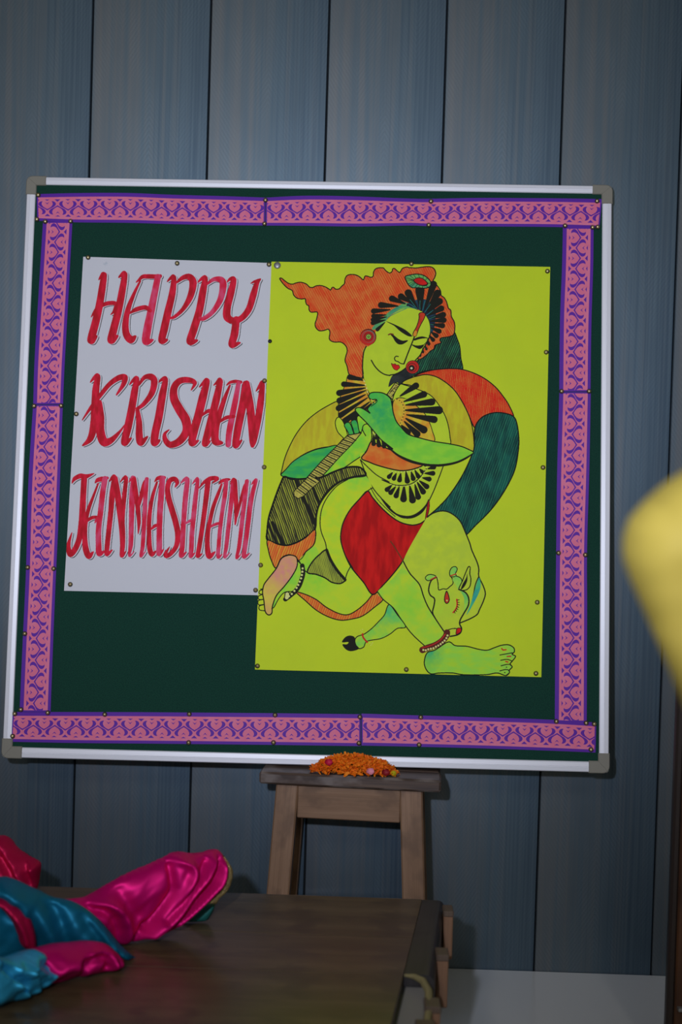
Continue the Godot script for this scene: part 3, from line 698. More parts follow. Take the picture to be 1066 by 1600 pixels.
	s.area([408.3, 670.3, 420.1, 675.8, 426.3, 687.3, 425.2, 700.4, 418.2, 713.7, 417.5, 686.1], tealwash2)
	s.line([406.8, 668.8, 420.1, 674.9, 426.8, 685.8, 426.6, 700.4, 418.3, 716.6, 411.4, 729.8, 410.2, 738.6, 414.2, 747.2, 412.4, 755.9, 405, 761, 392, 764], INK, 2.3)
	s.line([386.7, 751.4, 395.9, 748.2, 405.2, 748], INK, 1.5)
	s.area([405.2, 748, 412.8, 747.2, 413.5, 753, 408.4, 758.3, 403.5, 759], lips, false, 1)
	s.area([382.2, 673, 386.9, 683.9, 387.7, 692.6, 383.2, 698, 378.4, 692.9, 378.9, 681.8], tilak, false, 1.4)
	s.dots([383.3, 691.9], 1.6, CREAM)
	s.line([403, 689.3, 404.2, 700.9, 401.3, 709.7, 396.5, 715.7], CRIMSON, 2.4)
	s.line([403.9, 690.8, 407.7, 689.8], INK, 1.2)
	s.line([404.9, 695.1, 408.4, 695], INK, 1.2)
	s.line([405.1, 699.5, 408.6, 700.2], INK, 1.2)
	s.line([404.3, 703.8, 407.5, 705.2], INK, 1.2)
	s.line([402.9, 707.4, 405.9, 709.6], INK, 1.2)
	s.line([401, 710.3, 403.4, 713.5], INK, 1.2)
	s.line([398.7, 713.3, 400.3, 717], INK, 1.2)
	s.dots([361.5, 643.7, 363.3, 646.6, 365.4, 648.9, 401, 636.9, 403.4, 639.2], 0.9, CREAM)
	s.area([266.6, 703.2, 258, 723.8, 247.3, 737, 233, 752.2, 218.6, 763.6, 204, 769.5, 199.8, 778.8, 206.6, 792.7, 217.6, 790.2, 224.6, 778.2, 252.2, 772, 270.4, 762.3, 284.8, 750.8, 301.3, 746.7, 283.9, 723.1], hoofleg, false, 1.5)
	s.area([198.8, 770.8, 189.1, 767.7, 180, 771.3, 174, 781.4, 186.6, 780.7, 184.1, 785.2, 174.9, 786.1, 182.7, 795.9, 193.9, 798.9, 208.5, 793.4, 201.5, 784.3], ink)
	s.line([214.9, 763.7, 216.6, 771, 224.7, 780], CRIMSON, 2.6)
	s.dots([210.9, 756.4, 214.6, 754.5, 213.6, 759.3, 230.3, 781.7, 234.1, 783.5, 232.3, 786.1, 235.8, 780.9], 0.8, CREAM)
	s.area([346.5, 798.2, 362.3, 792, 388, 775.4, 402.7, 782.2, 425.9, 783.1, 449.3, 788.3, 466.7, 789.8, 481.1, 784.5, 495.5, 779.2, 509.9, 778, 520.2, 783.5, 521.8, 791.3, 517.6, 796.6, 524.4, 800.7, 518, 810.4, 513.7, 816.3, 518.2, 822, 512.6, 828.5, 512.7, 833.6, 505.6, 839.6, 488.1, 834.9, 465.1, 838.9, 421.7, 840.1, 398.4, 837.3, 372.3, 838, 355, 839.9, 344.5, 830, 341.2, 815.7], foot, false, 1.7)
	s.line([493, 798.7, 504.6, 796.3, 517.6, 793.7], INK, 1.5)
	s.line([494.8, 809.3, 507.7, 807.2, 518, 810.4], INK, 1.5)
	s.line([495.9, 820.2, 508, 817, 515.2, 817.4], INK, 1.5)
	s.line([493.8, 830.4, 505.3, 827.5, 512.6, 829], INK, 1.5)
	s.line([511.1, 828.5, 512.7, 833.6, 505.6, 839.6], INK, 1.5)
	s.line([496.2, 785.6, 498.6, 788.4, 504.9, 787.7], CRIMSON, 2)
	s.line([507.6, 801.2, 514.8, 800.7], CRIMSON, 2)
	s.line([504.9, 811.3, 509.3, 812.4], CRIMSON, 2)
	s.dots([506.7, 822.8, 503.5, 833.6], 1.2, INK)
	s.line([336.8, 792.6, 347.7, 788, 362, 782.7, 374.9, 774.3, 383.3, 763.9, 385.1, 756.6], MAROON, 10.5)
	s.line([336, 788.3, 350.5, 784.2, 364.8, 777.4, 374.7, 769.1, 381.7, 759.6], CRIMSON, 1.6)
	s.dots([338.5, 792.6, 343.4, 793.1, 348.3, 791.2, 353.5, 789.9, 358.7, 788.6, 363.6, 785.6, 368.4, 783.1, 373, 780.1, 377, 776.5, 380.9, 772.7, 384.3, 767.7, 386.4, 762.4], 2.1, CREAM)
	return s.texture()

func paint_greeting() -> ImageTexture:
	var paper := Color8(231, 231, 231)
	var s := Sheet.new(Vector2(399.5, 691.5), 2.5, paper, curve_through)
	var w := []
	w.append([[35.2, 47.4, 2.2, 39.6, 40.4, 6.7, 45.1, 37.2, 12.6, 43, 66.9, 14.9, 39.3, 101.1, 15.6, 33.7, 135.4, 16.3, 26.5, 174.1, 17.1, 36.6, 166.2, 5.2], 0])
	w.append([[76.1, 41.5, 2.2, 80.7, 37.2, 6.7, 88.1, 34.3, 11.9, 84.6, 73.1, 14.9, 78.7, 115, 15.6, 71.9, 149.3, 16.3, 68.4, 172.8, 17.1, 80.2, 164.1, 5.2], 0])
	w.append([[23.8, 126.2, 1.9, 34.1, 108.9, 7.4, 52.2, 97.7, 8.9, 70.1, 95.6, 8.9, 77.9, 101.8, 8.2], 0])
	w.append([[63.9, 120, 1.5, 69.9, 113.4, 5.9, 73.2, 103.8, 7.4], 0])
	w.append([[113.3, 50.2, 2.2, 118.7, 44.7, 5.2, 127.6, 37.5, 8.9, 146.4, 36.9, 9.7, 162, 35.6, 8.2], 0])
	w.append([[121.4, 47.2, 3.7, 110.8, 72.3, 6.7, 99.5, 106.8, 11.1, 95.6, 137.2, 13.4, 98.7, 159.8, 14.9, 108.6, 170.8, 16.3, 117.6, 163.7, 4.5], 0])
	w.append([[157.6, 37.3, 12.6, 152.1, 74.7, 14.1, 146.1, 116.7, 15.6, 141.2, 150.9, 17.1, 140.6, 173.6, 16.3, 154.2, 170.1, 3.7], 1])
	w.append([[102.7, 116.2, 3, 116.4, 107.4, 9.7, 134.9, 102.6, 9.7, 145.7, 109.1, 7.4], 0])
	w.append([[177.6, 46.5, 2.2, 184, 39.4, 6.7, 190.6, 36.9, 9.7, 189.3, 69.7, 14.1, 182.1, 111.7, 15.6, 176.5, 146, 16.3, 172.9, 170.7, 14.9, 183.3, 169.2, 5.2], 0])
	w.append([[197.5, 47.4, 4.5, 210, 37, 9.7, 223, 35.1, 13.4, 231.2, 47.4, 15.6, 227, 76.1, 13.4, 213.5, 103.1, 8.9, 195.7, 120.8, 6.7, 185.3, 123, 4.5], 0])
	w.append([[241.2, 45.9, 2.2, 247.6, 39.2, 6.7, 255.7, 36.3, 10.4, 252.6, 63.8, 14.9, 247.2, 105.8, 15.6, 238, 144, 16.3, 231.9, 170.7, 16.3, 245.9, 168.4, 4.5], 0])
	w.append([[261.1, 48.3, 4.5, 273.7, 38.7, 8.9, 288.7, 39, 13.4, 293.8, 51, 14.9, 289, 81.7, 12.6, 273.5, 108.8, 9.7, 255.5, 122.6, 8.9, 248.7, 121, 5.2], 1])
	w.append([[302, 43.1, 2.2, 307.3, 37.2, 6.7, 314.8, 38.1, 11.9, 310.6, 65.7, 14.9, 304.6, 96.4, 15.6, 305.7, 117.2, 16.3, 319.1, 124.4, 13.4, 335.5, 118.2, 12.6, 349.5, 98.7, 13.4, 357.4, 68, 14.1, 363.6, 43, 9.7, 370, 35.1, 3.7], 0])
	w.append([[350.6, 44.6, 1.5, 357.9, 40.5, 5.2, 367, 36.4, 5.2], 0])
	w.append([[324.6, 122.3, 14.9, 322.3, 152.7, 16.3, 318.6, 174.8, 14.9, 334.4, 170.5, 3.7], 0])
	w.append([[29.6, 262.2, 2.2, 36.6, 253.3, 7.4, 43.9, 249.4, 11.1, 41.7, 277.6, 14.9, 42, 315, 16.3, 42, 348.6, 16.3, 36.2, 378.5, 13.4, 21.1, 393.8, 3], 0])
	w.append([[17.3, 341.1, 1.9, 34.4, 313.3, 7.4, 51.7, 288.5, 8.9, 69, 265.5, 9.7, 86.9, 251.8, 11.9, 99.9, 250.3, 13.4, 98.1, 264.6, 9.7, 85.1, 286.8, 3], 0])
	w.append([[50.6, 303.5, 10.4, 54.2, 333.3, 16.3, 55.8, 363.1, 17.8, 64.5, 384.5, 18.6, 79.2, 381.1, 12.6, 96.7, 362, 5.2, 105.6, 347.5, 1.5], 0])
	w.append([[110.8, 265, 2.2, 117, 256.6, 6.7, 125, 251.8, 10.4, 122, 278.9, 14.9, 118.2, 312.8, 15.6, 112.8, 350.3, 16.3, 107.3, 384.8, 14.9, 120.5, 375.5, 3], 0])
	w.append([[130.5, 264.4, 4.5, 140.9, 249.1, 8.9, 154.6, 247.2, 13.4, 161.8, 257.1, 14.1, 157.5, 281.7, 12.6, 142, 304.6, 8.9, 129.5, 314.3, 6.7], 0])
	w.append([[129.5, 314.3, 7.4, 134.7, 342.2, 12.6, 136.5, 368.3, 14.9, 140.7, 383.8, 14.9, 153.8, 371.5, 3], 0])
	w.append([[171.2, 258, 2.2, 176.5, 252.9, 6.7, 184.6, 251.6, 10.4, 180, 284.7, 15.6, 175, 329.8, 16.3, 169.4, 363.6, 16.3, 169.3, 383.1, 16.3, 179.4, 378.3, 3.7], 0])
	w.append([[239, 272.5, 2.2, 245.6, 257.3, 8.9, 232.3, 251.6, 11.9, 213.8, 254.4, 13.4, 203.4, 269, 14.9, 204.6, 291.5, 17.1, 216.9, 313.7, 18.6, 231.1, 335.7, 19.3, 233.3, 358.1, 17.1, 220.3, 379, 15.6, 202.2, 387, 13.4, 191.3, 378, 11.1, 189.1, 365, 6.7, 197.6, 356.1, 2.2], 0])
	w.append([[255.4, 265.6, 2.2, 262.4, 257.9, 6.7, 270.3, 252.7, 11.9, 263.8, 286, 17.1, 256.5, 323.8, 17.1, 248.9, 357.7, 17.1, 246.5, 382, 14.9, 259.2, 376.8, 3], 0])
	w.append([[284.9, 261, 2.2, 292, 254.4, 6.7, 297.4, 251.9, 11.9, 291.9, 289, 15.6, 284.5, 326.7, 15.6, 278, 360.6, 16.3, 273.2, 383.1, 13.4, 283.3, 377.3, 3], 0])
	w.append([[261.4, 326.6, 3.7, 276.5, 314.9, 8.2, 292.1, 315.2, 5.9], 0])
	w.append([[311.6, 260.2, 2.2, 318, 254.3, 5.9, 329, 251.7, 7.4, 340.3, 252.9, 6.7], 0])
	w.append([[318.3, 260, 3.7, 308.6, 288.5, 8.9, 299.1, 322.5, 12.6, 293.2, 352.7, 14.9, 294.4, 377, 16.3, 307.6, 380.3, 5.9], 0])
	w.append([[335.9, 254.6, 8.9, 331, 291.6, 11.9, 325.4, 329.3, 12.6, 321.4, 359.4, 12.6, 320.7, 383.7, 11.1], 1])
	w.append([[299.9, 337.5, 4.5, 314.2, 327.7, 8.2, 329.7, 324.7, 6.7], 0])
	w.append([[349.7, 255.3, 11.1, 347.7, 291.1, 16.3, 342.1, 328.8, 16.3, 338, 358.9, 15.6, 336.3, 384.4, 13.4, 348, 373.6, 3], 0])
	w.append([[352.3, 255.2, 12.6, 361, 298.2, 16.3, 366.6, 335.6, 16.3, 370.2, 373, 13.4, 370.8, 384.9, 7.4], 0])
	w.append([[372.7, 270.8, 1.9, 379.6, 260, 7.4, 384.9, 254.2, 9.7, 383.1, 293.8, 14.1, 379.3, 331.5, 14.1, 373.9, 372.9, 11.1, 370.8, 384.9, 5.9], 0])
	w.append([[3.4, 472.3, 1.1, 8.5, 462.5, 8.4, 19.8, 456.6, 10.5, 32.4, 456.9, 9.3, 47.9, 450.6, 1.7], 0])
	w.append([[28.1, 461.6, 12.2, 28.1, 491, 12.6, 28.4, 526.5, 12.6, 27.6, 555.8, 12.2, 25, 585, 11.8, 17.8, 606, 11.8, 9, 617, 11.4, 4.2, 606.3, 10.5, 4.1, 593.9, 7.6, 9.2, 572.9, 1.7], 0])
	w.append([[51.1, 470.4, 1.3, 56, 464, 8.4, 64.3, 461.7, 10.5, 75.7, 459.3, 6.3], 0])
	w.append([[57.5, 471.3, 3.4, 49.4, 496.7, 5.5, 39.7, 528.3, 8.4, 35.9, 555.6, 9.3, 36.6, 584.7, 10.5, 39.8, 605.5, 12.6, 46.9, 619.4, 12.6, 55.9, 610.3, 1.7], 0])
	w.append([[71, 460.9, 11.4, 68, 489.9, 11.4, 65.9, 527.7, 11.4, 63.7, 563.2, 11.4, 65.4, 594.4, 11.8, 68.2, 613.5, 12.6, 78.4, 608.7, 2.1], 1])
	w.append([[38, 548.2, 6.3, 49.8, 541, 7.2, 60.7, 540.3, 6.3], 0])
	w.append([[55.1, 553, 0.8, 57.5, 546.7, 5.1, 60.8, 541.4, 5.9], 1])
	w.append([[81, 466.5, 1.3, 84.8, 459.7, 6.3, 90.4, 457.9, 10.5, 87.9, 489.4, 11.8, 86.9, 527.1, 10.9, 84.9, 566.9, 10.5, 83.4, 596.1, 10.5, 83.8, 614.4, 9.7, 94.4, 605.8, 1.7], 0])
	w.append([[91.5, 459.9, 11.8, 98.5, 491.2, 13.1, 105.6, 524.6, 13.9, 111.9, 562, 12.6, 114.8, 595.3, 10.5, 114.5, 617.2, 8.4, 122.8, 607.6, 1.7], 0])
	w.append([[102.5, 467.6, 1.1, 108.4, 459.5, 5.1, 114.2, 458.3, 8.4, 113.1, 488.7, 9.3, 111.9, 524.4, 9.3, 112.5, 553.7, 8.4], 0])
	w.append([[120.3, 467.1, 1.1, 125.2, 460.1, 6.3, 129.8, 458.5, 10.5, 128.9, 488.3, 12.6, 129.5, 519.8, 11.4, 130.8, 561.6, 10.1, 131.5, 594.9, 9.7, 130, 617.5, 4.2, 139.2, 608.3, 1.7], 1])
	w.append([[130.5, 461, 10.5, 136.3, 490.2, 10.5, 142.1, 519.4, 9.7, 145.8, 548.6, 7.6, 145.6, 571.6, 1.7], 0])
	w.append([[158.6, 456, 1.7, 152.9, 466.7, 7.6, 148.8, 487.8, 9.3, 143.9, 513.1, 5.9], 0])
	w.append([[157.1, 459.2, 8.4, 156.3, 498.1, 9.3, 156.6, 535.8, 9.3, 156.4, 577.6, 8.8, 155.9, 600.6, 8.4, 153.7, 617.3, 5.9, 162.2, 607.7, 1.7], 1])
	w.append([[173.4, 464.5, 1.3, 178.7, 457.6, 7.2, 184.9, 455.8, 9.3, 193.3, 455.1, 6.3], 0])
	w.append([[178.5, 465, 4.2, 172, 489.3, 7.2, 168.1, 514.6, 8.4, 166.5, 543.9, 9.3, 168.3, 577.3, 9.3, 170.6, 600.2, 10.5, 175.9, 612.6, 10.5, 184.5, 605.7, 1.7], 0])
	w.append([[189.2, 456.9, 11.4, 188.6, 486.8, 12.2, 187.9, 524.6, 11.8, 188.6, 564.3, 11.4, 190.3, 597.7, 11.8, 190.5, 611.8, 9.7, 199.6, 602, 1.7], 1])
	w.append([[172.7, 560.9, 3.8, 178.6, 555.1, 7.2, 185.8, 552.2, 5.5], 0])
	w.append([[216, 474.5, 1.7, 220.2, 464.9, 8.4, 214.5, 457.7, 10.1, 204.8, 461.1, 10.1, 200.8, 476, 10.5, 204, 496.9, 11.8, 212.6, 521.8, 12.2, 221.3, 546.8, 12.2, 227, 571.7, 11.8, 224.9, 594.7, 9.7, 215.2, 609.6, 9.3, 206.1, 615.6, 9.3, 203.7, 610.9, 7.6, 211.4, 596.7, 1.3], 0])
	w.append([[227, 466.4, 1.1, 233.5, 459.3, 6.3, 240.4, 457.7, 9.3, 239.1, 485.5, 10.9, 237.8, 521.2, 10.5, 237.2, 558.9, 10.1, 237.1, 596.5, 10.5, 236.3, 614.3, 9.7, 246.4, 606.7, 1.7], 1])
	w.append([[250.7, 467.3, 1.1, 256.6, 459.8, 5.5, 261.8, 457.5, 7.2, 259.3, 491.2, 9.7, 257.5, 529.1, 10.1, 255.8, 566.8, 9.7, 256.1, 600.2, 9.7, 255.6, 614.9, 8.4, 263.6, 608, 1.7], 1])
	w.append([[242.9, 547.3, 4.2, 251.4, 542.2, 6.3, 258.1, 540.6, 4.2], 1])
	w.append([[265.2, 475.3, 1.7, 274.6, 463.1, 6.3, 286.8, 455.2, 9.7, 298.3, 453.4, 8.8, 301.9, 455.4, 7.2, 292.5, 464.1, 1.7], 0])
	w.append([[283.2, 459, 10.9, 281.3, 490.7, 10.9, 278.8, 524.3, 10.1, 275.5, 562.1, 9.7, 272, 595.7, 9.7, 270.2, 614.1, 8.8, 278.9, 609.1, 1.7], 0])
	w.append([[305.2, 465.8, 1.3, 311.1, 459.4, 7.2, 320.4, 456.4, 7.2, 327.1, 455.3, 4.2], 0])
	w.append([[311.5, 465.7, 4.2, 305.1, 485.8, 7.2, 297, 511.3, 8, 292, 536.6, 8.4, 288.2, 566, 9.3, 288.7, 595.3, 10.5, 293.8, 613.5, 12.6, 305.2, 604.3, 1.7], 0])
	w.append([[320.5, 458.5, 8.8, 318.9, 489.7, 9.3, 315.4, 523.4, 8.4, 312.9, 557, 8.4, 311.6, 594.7, 8.4, 312, 615.2, 7.2, 319.7, 609.1, 1.3], 1])
	w.append([[293.9, 552.9, 5.1, 304.1, 547.8, 6.3, 313.4, 545.5, 5.1], 1])
	w.append([[334.3, 460.8, 9.3, 333.6, 489.3, 9.7, 331.3, 527.2, 8.8, 329, 565, 8.8, 327.3, 594.3, 8.4, 325.2, 615.3, 5.5, 335.2, 605.6, 1.3], 1])
	w.append([[329.3, 465.2, 1.1, 333.1, 457.7, 6.3, 337.7, 457.6, 9.3, 340.7, 484.9, 9.7, 343.8, 514.3, 9.3, 343.6, 543.7, 4.2, 343, 548.3, 1.7], 0])
	w.append([[364.8, 454.8, 2.1, 358.8, 469.7, 7.6, 351.9, 499.3, 6.3, 346.1, 531, 3.8], 0])
	w.append([[362.9, 458, 8.4, 360.8, 488.6, 9.3, 358.2, 522.3, 9.3, 355.9, 560.1, 8.8, 353.4, 593.7, 8.4, 349.7, 616.3, 5.5, 358.3, 607.8, 1.3], 1])
	w.append([[372.2, 465.1, 1.1, 377.1, 458.7, 5.5, 382.2, 454.7, 5.5, 376.9, 475.5, 9.3, 372.9, 500.9, 9.7, 370.3, 534.6, 9.7, 367.8, 568.2, 9.7, 365.1, 597.6, 9.7, 364.8, 613.3, 8.4, 375.9, 605.7, 1.7], 1])
	var pen := {"c": Color8(72, 57, 58)}
	var bare := {"c": paper}
	var paint := [{"c": Color8(207, 31, 44), "d": Color8(247, 39, 65), "fx": 2.6, "fy": 0.8}, {"c": Color8(242, 41, 70), "d": Color8(247, 86, 123), "fx": 1.6, "fy": 0.7}]
	for l in w:
		s.letter(l[0], pen, Vector2(3.7, 1.9))
	for l in w:
		s.letter(l[0], bare, Vector2(2.5, 0.8))
	for l in w:
		s.letter(l[0], paint[l[1]])
	s.stroke(PackedVector2Array([Vector2(47, 13)]), PackedFloat32Array([5.0]), {"c": Color8(207, 213, 216), "d": paper, "fx": 4.0, "fy": 4.0})
	return s.texture()

func paint_border() -> ImageTexture:              # one repeat: a heart pointing down between two pointing up
	var mm := Vector2(42.6, 63.0)
	var s := Sheet.new(mm, 7.0, Color8(102, 39, 171), curve_through)
	var pink := {"c": Color8(247, 126, 156), "d": Color8(247, 136, 166)}
	var violet := {"c": Color8(107, 41, 173)}
	s.area([-2, 8, 45, 8, 45, 57, -2, 57], pink, true)
	for dx in [-42.6, 0.0, 42.6]:
		for row in 2:
			var ox: float = dx + (21.3 if row == 0 else 0.0)
			var f := func(v: Array) -> Array:
				var r := []
				for i in range(0, v.size(), 2):
					r.append(v[i] + ox)
					r.append(v[i + 1] if row == 0 else 64.6 - v[i + 1])
				return r
			for m in [-1.0, 1.0]:
				s.area(f.call([m * 9.0, 17.4, m * 12.5, 17.2, m * 16.0, 19.0, m * 18.0, 22.5, m * 17.4, 26.0, m * 14.0, 29.8, m * 7.0, 33.6, 0, 38.2, 0, 35.0, m * 5.0, 32.2, m * 9.0, 28.8, m * 11.2, 24.6, m * 11.2, 21.0, m * 10.4, 19.2]), violet, true)
			s.area(f.call([-5, 13.0, 5, 13.0, 0, 16.0]), violet, true)
			s.area(f.call([-4.2, 19.2, 0, 21.6, 4.2, 19.2, 0, 24.2]), violet, true)
			s.area(f.call([-21.3 - 6, 13.0, -21.3 + 6, 13.0, -21.3, 18.6]), violet, true)
	return s.texture()

# ---------------------------------------------------------------- materials
func plain(c: Color, rough := 0.6, metal := 0.0, spec := 0.5) -> StandardMaterial3D:
	var m := StandardMaterial3D.new()
	m.albedo_color = c
	m.roughness = rough
	m.metallic = metal
	m.metallic_specular = spec
	return m

func field(n: int, h: int, f: Callable) -> ImageTexture:
	var im := Image.create(n, h, false, Image.FORMAT_RGB8)
	for y in h:
		for x in n:
			im.set_pixel(x, y, f.call(x, y))
	return ImageTexture.create_from_image(im)

func loop_noise(freq: float, octaves := 4) -> FastNoiseLite:
	var n := FastNoiseLite.new()
	n.seed = 21
	n.frequency = freq
	n.fractal_octaves = octaves
	return n

func wood(a: Color, b: Color, dirt: Color, rough: float, scale := 2.0) -> StandardMaterial3D:   # grain along v
	var n := loop_noise(0.02)
	var fine := loop_noise(0.11, 2)
	var tex := field(256, 512, func(x, y):
		var ax: float = TAU * x / 256.0
		var g: float = n.get_noise_3d(cos(ax) * 60.0, sin(ax) * 60.0, absf(y - 256) * 0.16)
		var s: float = fine.get_noise_3d(cos(ax) * 130.0, sin(ax) * 130.0, absf(y - 256) * 0.05)
		var spot: float = n.get_noise_3d(cos(ax) * 30.0 + 200.0, sin(ax) * 30.0, absf(y - 256) * 0.5)
		return a.lerp(b, clampf(0.5 + g * 0.9 + s * 0.5, 0.0, 1.0)).lerp(dirt, clampf(spot * 1.6 - 0.15, 0.0, 0.6)))
	var m := plain(Color.WHITE, rough)
	m.albedo_texture = tex
	m.uv1_scale = Vector3(scale * 2.0, scale, 1)
	m.heightmap_enabled = true
	m.heightmap_texture = tex
	m.heightmap_scale = 0.05
	return m

func make_materials() -> void:
	# grey-blue printed panels: streaks along the board, warmer at the left edge, fine slanted emboss
	for k in 3:
		var n := loop_noise(0.03)
		n.seed = 40 + k
		var cool := Color8(106, 125, 136)
		var warm := Color8(127, 133, 135)
		var deep := Color8(86, 105, 120)
		var tex := field(256, 1024, func(x, y):
			var s: float = n.get_noise_2d(x * 1.6, y * 0.07)
			var s2: float = n.get_noise_2d(x * 5.0 + 300.0, y * 0.12)
			var u: float = x / 255.0
			var c: Color = cool.lerp(warm, clampf(0.75 - u * 0.9 + s * 0.7, 0.0, 1.0)).lerp(deep, clampf((u - 0.6) * 1.3 + s2 * 0.7, 0.0, 0.85))
			var hatch: float = 0.5 + 0.5 * sin((x * 1.0 + (y if int(x / 64) % 2 == 0 else -y) * 1.9) * 0.8)
			return c * (0.97 + 0.06 * hatch * (0.5 + n.get_noise_2d(x * 0.6, y * 0.4))))
		var m := plain(Color.WHITE, 0.46, 0.92, 0.4)      # foil-faced, satin
		m.albedo_texture = tex
		m.uv1_scale = Vector3(4.0, 1.0 / 3.05, 1)
		m.uv1_offset = Vector3(0.5, 0.5, 0)
		m.heightmap_enabled = true
		m.heightmap_texture = tex
		m.heightmap_scale = 0.03
		mats["panel%d" % k] = m
	mats.dark = plain(Color8(16, 19, 22), 0.9)
	mats.plaster = plain(Color8(120, 122, 124), 0.9)
	mats.ceiling = plain(Color8(225, 225, 222), 0.9)
	mats.tile = plain(Color8(240, 240, 236), 0.2)
	mats.grout = plain(Color8(120, 118, 112), 0.8)
	mats.seatwood = wood(Color8(104, 84, 68), Color8(66, 54, 48), Color8(150, 140, 132), 0.45)
	mats.legwood = wood(Color8(156, 122, 92), Color8(134, 102, 74), Color8(112, 86, 64), 0.5)
	mats.tablewood = wood(Color8(104, 88, 62), Color8(82, 68, 46), Color8(68, 56, 42), 0.3)
	mats.bandwood = wood(Color8(66, 62, 60), Color8(52, 49, 48), Color8(42, 39, 39), 0.45)
	mats.blockwood = wood(Color8(150, 112, 82), Color8(116, 84, 62), Color8(92, 70, 56), 0.55)
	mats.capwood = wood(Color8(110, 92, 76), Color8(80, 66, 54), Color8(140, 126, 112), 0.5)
	mats.postwood = wood(Color8(88, 56, 32), Color8(66, 40, 24), Color8(50, 32, 20), 0.45)
	mats.postdark = plain(Color8(44, 34, 28), 0.5)
	mats.core = plain(Color8(150, 146, 138), 0.85)
	mats.lip = plain(Color8(150, 138, 92), 0.6)
	mats.alu = plain(Color8(246, 246, 247), 0.42, 0.08, 0.75)
	mats.cap = plain(Color8(146, 142, 126), 0.42)
	var felt_noise := loop_noise(0.35, 3)
	mats.felt = plain(Color.WHITE, 1.0, 0.0, 0.2)
	mats.felt.albedo_texture = field(512, 512, func(x, y):
		var g: float = felt_noise.get_noise_2d(x, y)
		return Color8(28, 62, 51).lerp(Color8(34, 76, 60), 0.5 + g))
	mats.felt.uv1_scale = Vector3(2, 2, 1)
	mats.brass = plain(Color8(206, 188, 136), 0.3, 0.8)
	mats.rim = plain(Color8(70, 62, 44), 0.5, 0.5)
	mats.steel = plain(Color8(160, 160, 156), 0.4, 0.6)
	mats.black = plain(Color8(20, 20, 18), 0.5)
	mats.magenta = satin(Color8(220, 2, 114))
	mats.crimson = satin(Color8(196, 12, 72))
	mats.teal = satin(Color8(14, 112, 142))
	mats.sky = satin(Color8(60, 186, 228))
	mats.sky.roughness = 0.4
	mats.lining = plain(Color8(24, 108, 98), 0.7)
	mats.gold = plain(Color8(170, 146, 92), 0.4, 0.6)
	var glint := loop_noise(0.4, 2)
	mats.gold.heightmap_enabled = true
	mats.gold.heightmap_texture = field(128, 128, func(x, y):
		var g: float = 0.5 + glint.get_noise_2d(x, y)
		return Color(g, g, g))
	mats.gold.heightmap_scale = 0.3
	mats.gold.uv1_triplanar = true
	mats.gold.uv1_scale = Vector3(12, 12, 12)
	mats.yellow = plain(Color8(182, 160, 62), 0.75)

func satin(c: Color) -> StandardMaterial3D:
	var m := plain(c, 0.52, 0.55, 0.4)
	m.anisotropy_enabled = true
	m.anisotropy = 0.5
	return m

# ---------------------------------------------------------------- builders
func paper_mesh(q: Array, nu: int, nv: int, w0: float, lift: float, sd: float) -> ArrayMesh:   # a thin sheet between four corners of the board plane, slightly wavy
	var c := []
	for i in 4:
		c.append(Vector2(q[i * 2], q[i * 2 + 1]))
	var st := begin()
	var at := func(u: float, v: float, back: float) -> Vector3:
		var p: Vector2 = c[0].lerp(c[1], u).lerp(c[3].lerp(c[2], u), v)
		var wave := lift * (0.5 + 0.25 * sin(u * 7.0 + sd) * cos(v * 5.0 + sd * 2.0) + 0.25 * sin(v * 11.0 - u * 3.0 + sd))
		return Vector3(p.x, p.y, w0 + wave - back)
	for back in [0.0, 0.0006]:
		for j in nv + 1:
			for i in nu + 1:
				st.set_uv(Vector2(float(i) / nu, float(j) / nv))
				st.add_vertex(at.call(float(i) / nu, float(j) / nv, back))
	var half := (nu + 1) * (nv + 1)
	for j in nv:
		for i in nu:
			var a := j * (nu + 1) + i
			for k in [a, a + 1, a + nu + 2, a, a + nu + 2, a + nu + 1]:
				st.add_index(k)
			for k in [a, a + nu + 2, a + 1, a, a + nu + 1, a + nu + 2]:
				st.add_index(k + half)
	st.generate_normals()
	return st.commit()

